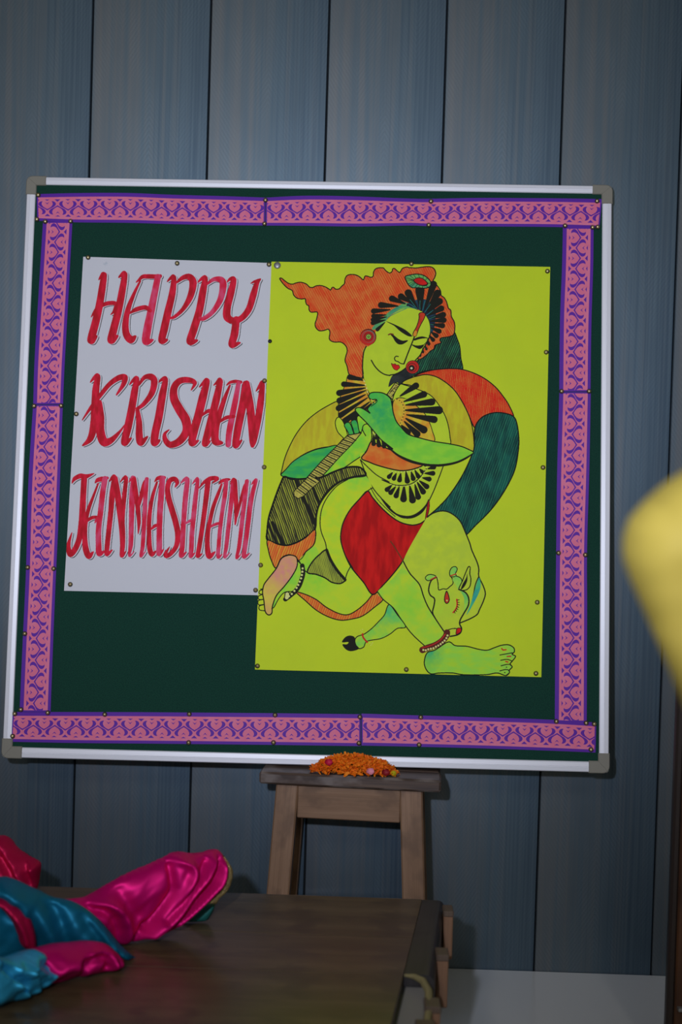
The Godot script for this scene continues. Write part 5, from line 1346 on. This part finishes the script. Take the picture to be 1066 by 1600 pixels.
func build_table() -> void:
	var o := thing("low_table", "low brown trapezoid table with a torn dark edge band, strewn with satin cloth", "table")
	var z0 := 0.424
	var z1 := 1.56
	var cuts := [z0, 0.612, 0.768, 0.965, 1.17, 1.37, z1]
	for k in cuts.size() - 1:
		var a: float = cuts[k] + 0.0004
		var b: float = cuts[k + 1] - 0.0004
		var lx := func(z: float) -> float: return -1.25 + 0.13 * (z - z0)
		var st := begin()
		prism(st, [Vector2(lx.call(a), -a), Vector2(inner_x(a) - 0.0005, -a), Vector2(inner_x(b) - 0.0005, -b), Vector2(lx.call(b), -b)], 0.272, 0.29, 0.0007, Transform3D(Basis(Vector3(1, 0, 0), -PI / 2), Vector3.ZERO), true)
		put("table_plank", st.commit(), mats.tablewood, o)
	var highlight_nosing := begin()  # lighter nosing strip standing in for the highlight on the rounded back edge
	slab(highlight_nosing, Vector3((inner_x(z0) - 1.25) / 2.0, 0.2795, z0 - 0.003), Vector3(inner_x(z0) + 1.25, 0.019, 0.006), 0.003, 0)
	put("back_highlight_nosing", highlight_nosing.commit(), mats.capwood, o)
	# dark band along the right edge, its top rounded over; torn away in front
	var st := begin()
	var steps := 10
	var sec := []
	for i in steps + 1:
		var z := lerpf(z0 + 0.001, 0.762, float(i) / steps)
		var row := [Vector3(inner_x(z), 0.2895, z)]
		for k in 5:
			var a := PI / 2 * k / 4.0
			row.append(Vector3(outer_x(z) - 0.012 + 0.012 * sin(a), 0.2775 + 0.012 * cos(a), z))
		row.append(Vector3(outer_x(z), 0.236, z))
		row.append(Vector3(inner_x(z), 0.236, z))
		sec.append(row)
	for i in steps:
		for k in 8:
			var k2 := (k + 1) % 8
			var mid: Vector3 = (sec[i][0] + sec[i][6]) / 2.0
			face(st, [sec[i][k], sec[i][k2], sec[i + 1][k2], sec[i + 1][k]], (sec[i][k] + sec[i][k2]) / 2.0 - mid, [Vector2(0.02 * k, sec[i][k].z), Vector2(0.02 * k2, sec[i][k2].z), Vector2(0.02 * k2, sec[i + 1][k2].z), Vector2(0.02 * k, sec[i + 1][k].z)])
	for e in [0, steps]:
		var uv := []
		for k in 8:
			uv.append(Vector2(sec[e][k].x, sec[e][k].y))
		face(st, sec[e], Vector3(0, 0, -1 if e == 0 else 1), uv)
	var band := put("edge_band", st.commit(), mats.bandwood, o)
	band.set_meta("label", "dark rounded edge band")
	var core := begin()
	prism(core, [Vector2(inner_x(0.764) + 0.001, -0.764), Vector2(outer_x(0.764) - 0.010, -0.764), Vector2(outer_x(0.80) - 0.006, -0.80), Vector2(outer_x(z1) - 0.008, -z1), Vector2(inner_x(z1) + 0.001, -z1)], 0.236, 0.272, 0.003, Transform3D(Basis(Vector3(1, 0, 0), -PI / 2), Vector3.ZERO))
	put("bare_core", core.commit(), mats.core, o).set_meta("label", "grey bare core where the edge band is torn off")
	var lip := begin()
	tube(lip, [Vector3(0.0900, 0.2890, 0.765), Vector3(0.104, 0.2905, 0.772), Vector3(0.116, 0.290, 0.785), Vector3(0.1235, 0.286, 0.815), Vector3(0.1215, 0.279, 0.860), Vector3(0.115, 0.272, 0.905), Vector3(0.109, 0.268, 0.945)], [0.002, 0.004, 0.0055, 0.006, 0.006, 0.005, 0.003], 1.0)
	put("torn_lip", lip.commit(), mats.lip, o).set_meta("label", "cream curled strip of torn edging")
	var skirt := begin()
	prism(skirt, [Vector2(-1.2, -z0 - 0.03), Vector2(outer_x(z0) - 0.022, -z0 - 0.03), Vector2(outer_x(z1) - 0.022, -z1 + 0.03), Vector2(-1.06, -z1 + 0.03)], 0.19, 0.2715, 0.001, Transform3D(Basis(Vector3(1, 0, 0), -PI / 2), Vector3.ZERO))
	put("apron", skirt.commit(), mats.bandwood, o)
	for p in [Vector2(-1.14, z0 + 0.08), Vector2(outer_x(z0) - 0.07, z0 + 0.08), Vector2(-1.0, z1 - 0.08), Vector2(outer_x(z1) - 0.07, z1 - 0.08)]:
		put("leg", boxed(Vector3(0.05, 0.19, 0.05), 0.003), mats.blockwood, o, Transform3D(Basis.IDENTITY, Vector3(p.x, 0.095, p.y)))
	# stubby brackets along the right side
	for p in [[0.1745, 0.497, 0.0165, 0.012], [0.1520, 0.681, 0.0190, 0.006], [0.1255, 0.868, 0.022, 0.003], [0.112, 0.935, 0.026, 0.0]]:
		var b := put("bracket", boxed(Vector3(p[2], 0.075, 0.028), 0.0015), mats.blockwood, o, Transform3D(Basis.IDENTITY, Vector3(p[0] + 0.0010, 0.2365 + p[3], p[1] - 0.014)))
		put("cap", boxed(Vector3(p[2] + 0.0015, 0.010, 0.034), 0.0015), mats.capwood, b, Transform3D(Basis.IDENTITY, Vector3(0, 0.0425, -0.001)))

func build_cloths() -> void:
	var d := {"at": Vector3(-0.6183, 0.2912, 0.4529), "turn": -7.83, "outline": [-0.0319, 0.0866, -0.0172, 0.0947, -0.0024, 0.0972, 0.0076, 0.0965, 0.0202, 0.0868, 0.0328, 0.0748, 0.0528, 0.0645, 0.0653, 0.0584, 0.0741, 0.0497, 0.0733, 0.0308, 0.0702, 0.0094, 0.0622, 0.0015, 0.0252, 0, 0.0005, 0.0005, -0.0293, 0.001], "round": 0.035, "thick": 0.035, "step": 0.0035, "folds": [[[0.0127, 0.0898, 0.0305, 0.0676, 0.0458, 0.0475, 0.0615, 0.0134], 0.006, 0.014], [[-0.0067, 0.0719, 0.0137, 0.0498, 0.0316, 0.0228], 0.007, 0.016], [[0.0229, 0.0788, 0.0394, 0.0588, 0.0547, 0.0364, 0.0644, 0.0136], 0.005, -0.012], [[0.0032, 0.0726, 0.021, 0.0527, 0.0415, 0.0236], 0.006, -0.012], [[0.0516, 0.0621, 0.0596, 0.0391, 0.065, 0.0184], 0.004, -0.01], [[0.0665, 0.0561, 0.0694, 0.0399, 0.0712, 0.0189], 0.004, 0.01]]}
	tag(put("satin_cloth", cloth(d), mats.crimson, self, cloth_place(d)), "crimson-pink satin bundle at the back left, behind the teal cloth", "cloth")
	d = {"at": Vector3(-0.3564, 0.2912, 0.6827), "turn": 32.00, "outline": [-0.1009, 0.0839, -0.0822, 0.0842, -0.0578, 0.0845, -0.0279, 0.0981, 0.008, 0.1117, 0.0448, 0.1215, 0.0852, 0.1338, 0.1, 0.1332, 0.1149, 0.1291, 0.139, 0.1281, 0.1541, 0.1303, 0.1664, 0.1268, 0.176, 0.1148, 0.1805, 0.1002, 0.18, 0.0834, 0.1729, 0.0647, 0.1609, 0.0553, 0.1445, 0.0438, 0.1267, 0.0312, 0.1004, 0.0146, 0.0741, 0.0052, 0.051, 0.0022, 0.0337, 0.0032, 0.0197, 0.0015, 0.0084, 0, -0.0059, 0.0005, -0.0396, 0.0134, -0.0784, 0.041, -0.1003, 0.0603], "round": 0.045, "thick": 0.03, "step": 0.0035, "folds": [[[0.0853, 0.1297, 0.1063, 0.1186, 0.1098, 0.1016, 0.1013, 0.0862, 0.0872, 0.0635, 0.073, 0.0465, 0.0503, 0.0282, 0.0139, -0.0037], 0.007, 0.016], [[0.0709, 0.1206, 0.0746, 0.0928, 0.0721, 0.0767, 0.0497, 0.0501, 0.0273, 0.0292], 0.006, -0.014], [[0.1483, 0.1213, 0.1279, 0.0935, 0.1018, 0.0668, 0.0733, 0.0355, 0.0392, 0.011], 0.006, 0.016], [[0.1363, 0.1173, 0.116, 0.0924, 0.0901, 0.0631, 0.0616, 0.0373], 0.005, -0.014], [[0.1669, 0.1104, 0.1615, 0.086, 0.1437, 0.069, 0.1143, 0.0456, 0.0853, 0.0253], 0.007, 0.016], [[0.1575, 0.1173, 0.1461, 0.0909, 0.1199, 0.0614, 0.0967, 0.04, 0.068, 0.0171], 0.005, -0.014], [[0.1751, 0.0925, 0.162, 0.0691, 0.1382, 0.0503, 0.1147, 0.0317], 0.005, -0.01], [[-0.0522, 0.0791, -0.0245, 0.0723, -0.0072, 0.0509, -0.001, 0.0284, -0.0033, 0.0073], 0.008, 0.018], [[-0.0603, 0.0737, -0.0353, 0.0633, -0.0182, 0.0419, -0.009, 0.0136], 0.008, -0.012], [[-0.0168, 0.0951, -0.0022, 0.0715, 0.0183, 0.0469], 0.012, -0.008], [[0.0272, 0.0319, 0.0163, 0.0148, 0.0054, -0.0023], 0.006, -0.01]]}
	var big := thing("satin_garment", "large magenta satin garment propped up on the table, gold trim on its right edge", "clothing", cloth_place(d))
	put("satin_body", cloth(d), mats.magenta, big)
	for part in [[{"at": Vector3(-0.3469, 0.2912, 0.6979), "turn": 32.00, "outline": [0.1656, 0.124, 0.1761, 0.1101, 0.1838, 0.0964, 0.1813, 0.0778, 0.172, 0.0619, 0.1577, 0.0515, 0.1548, 0.045, 0.1421, 0.0464, 0.1326, 0.0434, 0.1214, 0.0369, 0.1169, 0.0384, 0.1359, 0.052, 0.1522, 0.0634, 0.1625, 0.073, 0.1687, 0.0902, 0.17, 0.1067], "round": 0.008, "thick": 0.01, "step": 0.003, "folds": []}, "gold_trim", mats.gold], [{"at": Vector3(-0.2698, 0.2912, 0.5805), "turn": 10.82, "outline": [-0.0042, 0.0022, 0.0192, 0.0167, 0.0301, 0.0254, 0.0384, 0.0292, 0.0482, 0.0308, 0.0476, 0.0209, 0.0418, 0.0083, 0.0351, 0.0015, 0.0225, 0, 0.0086, 0.0005], "round": 0.012, "thick": 0.01, "step": 0.004, "folds": [[[0.0057, -0.0004, 0.0249, 0.0131, 0.0442, 0.0239], 0.006, 0.004]]}, "green_lining", mats.lining]]:
		var xf: Transform3D = big.transform.affine_inverse() * cloth_place(part[0])
		put(part[1], cloth(part[0]), part[2], big, xf)
	d = {"at": Vector3(-0.4637, 0.2912, 0.7790), "turn": 15.18, "outline": [-0.0816, 0.1385, -0.0588, 0.1373, -0.0473, 0.1357, -0.03, 0.1288, -0.0144, 0.12, -0.0007, 0.1133, 0.0189, 0.1025, 0.0444, 0.0957, 0.0663, 0.0833, 0.0865, 0.0659, 0.1048, 0.0444, 0.1254, 0.0186, 0.146, 0, 0.144, 0.0005, 0.1259, 0.001, 0.1156, 0.0101, 0.0916, 0.0188, 0.06, 0.0169, 0.0211, 0.0074, -0.002, 0.0015, -0.0559, 0.0046, -0.0787, 0.0062], "round": 0.05, "thick": 0.03, "step": 0.0045, "folds": [[[-0.0472, 0.1297, -0.0316, 0.1149, -0.0235, 0.0985, -0.0212, 0.0824, -0.0188, 0.0622], 0.01, 0.022], [[-0.0387, 0.0914, -0.0191, 0.0742, -0.0109, 0.0497, -0.0085, 0.0295], 0.01, -0.014], [[-0.0103, 0.1118, 0.0058, 0.0808, 0.0201, 0.0518, 0.0304, 0.0289], 0.012, 0.014], [[0.0052, 0.1069, 0.0192, 0.088, 0.0336, 0.059, 0.0401, 0.0283], 0.012, -0.016], [[0.0785, 0.0684, 0.0948, 0.0471, 0.1154, 0.0213, 0.1359, 0.0016], 0.006, 0.012], [[0.0665, 0.0752, 0.0828, 0.0519, 0.0993, 0.0265], 0.01, -0.01], [[-0.0698, 0.121, -0.0546, 0.1202, -0.041, 0.1075], 0.01, 0.012]]}
	tag(put("satin_cloth", cloth(d), mats.teal, self, cloth_place(d)), "broad dark teal satin cloth with a pointed corner lying on the table", "cloth")
	d = {"at": Vector3(-0.4919, 0.2912, 0.8233), "turn": 12.59, "outline": [-0.0357, 0.1207, -0.0188, 0.1174, -0.0074, 0.114, 0.0078, 0.1032, 0.0213, 0.0909, 0.0283, 0.0768, 0.0335, 0.0569, 0.0346, 0.0381, 0.0263, 0.0376, 0.0129, 0.0461, 0.0068, 0.064, -0.003, 0.0841, -0.0185, 0.1034, -0.0355, 0.1128], "round": 0.014, "thick": 0.016, "step": 0.003, "folds": [[[-0.0186, 0.1102, -0.0015, 0.0977, 0.0141, 0.0775, 0.0221, 0.0555, 0.0282, 0.0394], 0.006, 0.01], [[-0.0129, 0.1041, 0.0046, 0.0798, 0.0136, 0.0578], 0.004, -0.006], [[0.0176, 0.0871, 0.0247, 0.0672, 0.029, 0.0453], 0.004, -0.007]]}
	tag(put("satin_band", cloth(d), mats.crimson, self, cloth_place(d)), "narrow crimson satin band curving over the teal cloth", "sash")
	d = {"at": Vector3(-0.4359, 0.2912, 0.8456), "turn": 37.01, "outline": [-0.02, 0.0544, -0.014, 0.0541, 0.0102, 0.0551, 0.0349, 0.0525, 0.0685, 0.0478, 0.0899, 0.0415, 0.1053, 0.03, 0.1215, 0.0102, 0.1137, 0, 0.0912, 0.0005, 0.0701, 0.001, 0.049, 0.0015, 0.0199, 0, 0.0016, 0.0005, -0.0137, 0.001, -0.019, 0.0128], "round": 0.035, "thick": 0.038, "step": 0.003, "folds": [[[0.0622, 0.0447, 0.0902, 0.0331, 0.0992, 0.0173, 0.0953, 0.0001, 0.0742, -0.0094], 0.007, 0.014], [[0.0522, 0.027, 0.0689, 0.0334, 0.086, 0.0279, 0.0885, 0.0135], 0.01, -0.016], [[0.0166, 0.0441, 0.0415, 0.039, 0.0602, 0.0431], 0.012, 0.01], [[0.0028, 0.0275, 0.0231, 0.031, 0.044, 0.0228, 0.0507, 0.0056], 0.009, 0.01], [[-0.0029, 0.0132, 0.0196, 0.0064, 0.0444, 0.007], 0.005, -0.01], [[0.0438, 0.0307, 0.0464, 0.0105, 0.0426, -0.0045], 0.006, -0.012], [[0.1054, 0.026, 0.108, 0.0094, 0.1019, -0.0033], 0.005, -0.008]]}
	tag(put("satin_roll", cloth(d), mats.magenta, self, cloth_place(d)), "small puffed magenta satin roll nearest the middle of the table", "cloth")
	d = {"at": Vector3(-0.4727, 0.2912, 0.9165), "turn": 65.38, "outline": [-0.0469, 0.0891, -0.0255, 0.0765, -0.0037, 0.0663, 0.0156, 0.0626, 0.0352, 0.0607, 0.0524, 0.0582, 0.0626, 0.0544, 0.0762, 0.0421, 0.0899, 0.0258, 0.0861, 0.0154, 0.0688, 0.0051, 0.0459, 0.0015, 0.0233, 0.0006, 0.0039, 0.0028, -0.0125, 0.0066, -0.0445, 0.0175], "round": 0.03, "thick": 0.032, "step": 0.0025, "folds": [[[-0.0059, 0.0494, 0.0046, 0.0607, 0.0185, 0.0578, 0.0105, 0.0493, -0.0059, 0.0494], 0.005, 0.01], [[0.0188, 0.0502, 0.041, 0.0559, 0.0642, 0.0519], 0.005, 0.014], [[0.0503, 0.0375, 0.0617, 0.0413, 0.0613, 0.051], 0.004, -0.008], [[0.0107, 0.0437, 0.025, 0.0311, 0.0369, 0.0137, 0.0315, 0.0061], 0.005, 0.014], [[0.0245, 0.0445, 0.039, 0.0338, 0.0507, 0.0259], 0.005, 0.01], [[0.0192, 0.0369, 0.0337, 0.0224, 0.0428, 0.0058], 0.004, -0.01], [[0.0651, 0.0266, 0.0537, 0.021, 0.0457, 0.0048], 0.005, 0.012], [[0.0563, 0.0297, 0.0495, 0.0187, 0.04, 0.0049], 0.004, -0.008], [[-0.0135, 0.0373, 0.0033, 0.0201, 0.0092, 0.0068, 0.0039, 0.0031], 0.006, 0.014], [[-0.0077, 0.0241, 0.0008, 0.0136, -0.0017, 0.0052], 0.005, -0.01], [[-0.0304, 0.0653, -0.0084, 0.0448, 0.0059, 0.0248], 0.007, -0.014], [[0.0763, 0.0401, 0.0797, 0.0273, 0.0742, 0.0176], 0.005, 0.008]]}
	tag(put("satin_cloth", cloth(d), mats.sky, self, cloth_place(d)), "crumpled shiny light teal satin at the front left corner", "cloth")

func build_right_side() -> void:
	var d := {"at": Vector3(0.2815, 0, 1.75), "turn": 0, "outline": [-0.087, 1.0198, -0.0742, 1.0326, -0.0587, 1.0437, -0.0224, 1.0651, 0.0168, 1.0768, 0.0567, 1.0682, 0.0886, 1.0382, 0.1086, 0.9768, 0.1245, 0.7991, 0.1437, 0.4839, 0.1634, 0.0478, 0.0831, 0.0254, 0.0147, 0.0408, -0.0056, 0.4781, -0.016, 0.7044, -0.027, 0.8254, -0.0531, 0.8863, -0.0752, 0.9334, -0.0919, 0.9685, -0.0973, 0.9848, -0.0974, 0.9995, -0.0942, 1.0107], "round": 0.05, "thick": 0.05, "step": 0.012, "folds": [[[-0.0588, 0.9717, -0.0291, 0.8835, -0.0065, 0.7498, 0.0206, 0.2498], 0.014, -0.012], [[-0.0213, 1.035, 0.0118, 0.9739, 0.0361, 0.7961, 0.0628, 0.2055], 0.014, 0.014], [[0.0579, 1.0373, 0.0752, 0.9314, 0.1076, 0.2075], 0.014, -0.012]]}
	tag(put("yellow_drape", cloth(d), mats.yellow, self, cloth_place(d)), "blurred pale yellow cloth jutting in from the right edge, close to the camera", "cloth")
	var o := thing("wooden_post", "dark brown wooden upright at the lower right edge of the picture", "post", Transform3D(Basis.IDENTITY, Vector3(0.574, 0, 0.45)))
	put("dark_edge", boxed(Vector3(0.014, 0.78, 0.02), 0.004), mats.postdark, o, Transform3D(Basis.IDENTITY, Vector3(0.003, 0.39, -0.010)))
	put("board", boxed(Vector3(0.12, 0.78, 0.03), 0.003), mats.postwood, o, Transform3D(Basis.IDENTITY, Vector3(0.070, 0.39, -0.015)))
	put("foot", boxed(Vector3(0.08, 0.04, 0.3), 0.006), mats.postdark, o, Transform3D(Basis.IDENTITY, Vector3(0.09, 0.02, -0.02)))
	put("metal_catch", boxed(Vector3(0.016, 0.006, 0.012), 0.001), mats.steel, o, Transform3D(Basis.IDENTITY, Vector3(0.022, 0.121, 0.005)))

func build_petals() -> void:
	var rng := RandomNumberGenerator.new()
	rng.seed = 5
	var st := begin()                      # one thin curled petal, 14 mm long
	var rows := []
	for i in 5:
		var t := i / 4.0
		var wide := 0.0028 * sin(0.35 + t * 2.3) + 0.0004
		rows.append([Vector3(-wide, 0.004 * t * t, t * 0.014 - 0.007), Vector3(0, 0.004 * t * t - 0.0008, t * 0.014 - 0.007), Vector3(wide, 0.004 * t * t, t * 0.014 - 0.007)])
	for i in 4:
		for k in 2:
			face(st, [rows[i][k], rows[i][k + 1], rows[i + 1][k + 1], rows[i + 1][k]], Vector3.UP, [Vector2.ZERO, Vector2.ZERO, Vector2.ZERO, Vector2.ZERO])
	var petal := st.commit()
	var mm := MultiMesh.new()
	mm.transform_format = MultiMesh.TRANSFORM_3D
	mm.use_colors = true
	mm.mesh = petal
	mm.instance_count = 1500
	for i in mm.instance_count:
		var a := rng.randf() * TAU
		var r := sqrt(rng.randf())
		var top := 0.027 * pow(1.0 - r * r, 0.7) * (1.0 + 0.15 * sin(a * 5.0)) + 0.002
		var y := top * (1.0 if rng.randf() < 0.75 else rng.randf())
		var p := Vector3(cos(a) * r * 0.082, y + 0.0025, sin(a) * r * 0.024)
		if rng.randf() < 0.05:
			p = Vector3(cos(a) * (0.083 + rng.randf() * 0.008), 0.003, sin(a) * 0.025)
		var b := Basis.from_euler(Vector3(rng.randf_range(-0.9, 0.9), rng.randf() * TAU, rng.randf_range(-0.9, 0.9)))
		mm.set_instance_transform(i, Transform3D(b.scaled(Vector3.ONE * rng.randf_range(0.7, 1.15)), p))
		var c := Color8(255, 140, 6).lerp(Color8(232, 96, 2), rng.randf()).lerp(Color8(255, 168, 20), rng.randf() * 0.5)
		mm.set_instance_color(i, c.srgb_to_linear())
	var m := plain(Color.WHITE, 0.7)
	m.vertex_color_use_as_albedo = true
	var o := MultiMeshInstance3D.new()
	o.name = "marigold_petals"
	o.multimesh = mm
	o.material_override = m
	o.position = Vector3(0.004, 0.459, 0.196)
	add_child(o)
	tag(o, "low heap of loose orange marigold petals on the stool in front of the board", "petals", "", "stuff")
	var rose := begin()
	for i in 6:
		for k in 6:
			var q := []
			for e in [[0, 0], [1, 0], [1, 1], [0, 1]]:
				var u: float = (i + e[0]) / 6.0 * 2.0 - 1.0
				var v: float = (k + e[1]) / 6.0 * 2.0 - 1.0
				var f := sqrt(1.0 - 0.5 * v * v)
				var g := sqrt(1.0 - 0.5 * u * u)
				q.append(Vector3(u * f * 0.008, 0.004 * (u * u + v * v), v * g * 0.007))
			face(rose, q, Vector3.UP, [Vector2.ZERO, Vector2.ZERO, Vector2.ZERO, Vector2.ZERO])
	var rose_mesh := rose.commit()
	for r in [[Vector3(-0.046, 0.481, 0.214), Color8(200, 16, 66), "crimson rose petal on the left of the marigold heap"], [Vector3(0.036, 0.4675, 0.222), Color8(232, 150, 166), "pale pink rose petal low on the front of the marigold heap"], [Vector3(0.066, 0.4655, 0.218), Color8(150, 20, 30), "dark red rose petal at the right end of the marigold heap"]]:
		tag(put("rose_petal", rose_mesh, plain(r[1], 0.6), self, Transform3D(Basis.from_euler(Vector3(0.9, 0.4, 0.1)), r[0])), r[2], "petal", "rose petals")
	var bud := thing("flower_bud", "small yellow-green flower bud at the right end of the petal heap", "bud", Transform3D(Basis(Vector3(0, 0, 1), -1.1), Vector3(0.083, 0.4635, 0.205)))
	put("petals", lathe([Vector2(0.0001, -0.006), Vector2(0.004, -0.004), Vector2(0.0058, 0.0), Vector2(0.005, 0.004), Vector2(0.0001, 0.007)], 9), plain(Color8(206, 200, 20), 0.6), bud)
	put("sepal", lathe([Vector2(0.0001, -0.010), Vector2(0.0022, -0.0085), Vector2(0.0042, -0.0035), Vector2(0.0001, -0.003)], 8), plain(Color8(70, 96, 30), 0.7), bud)
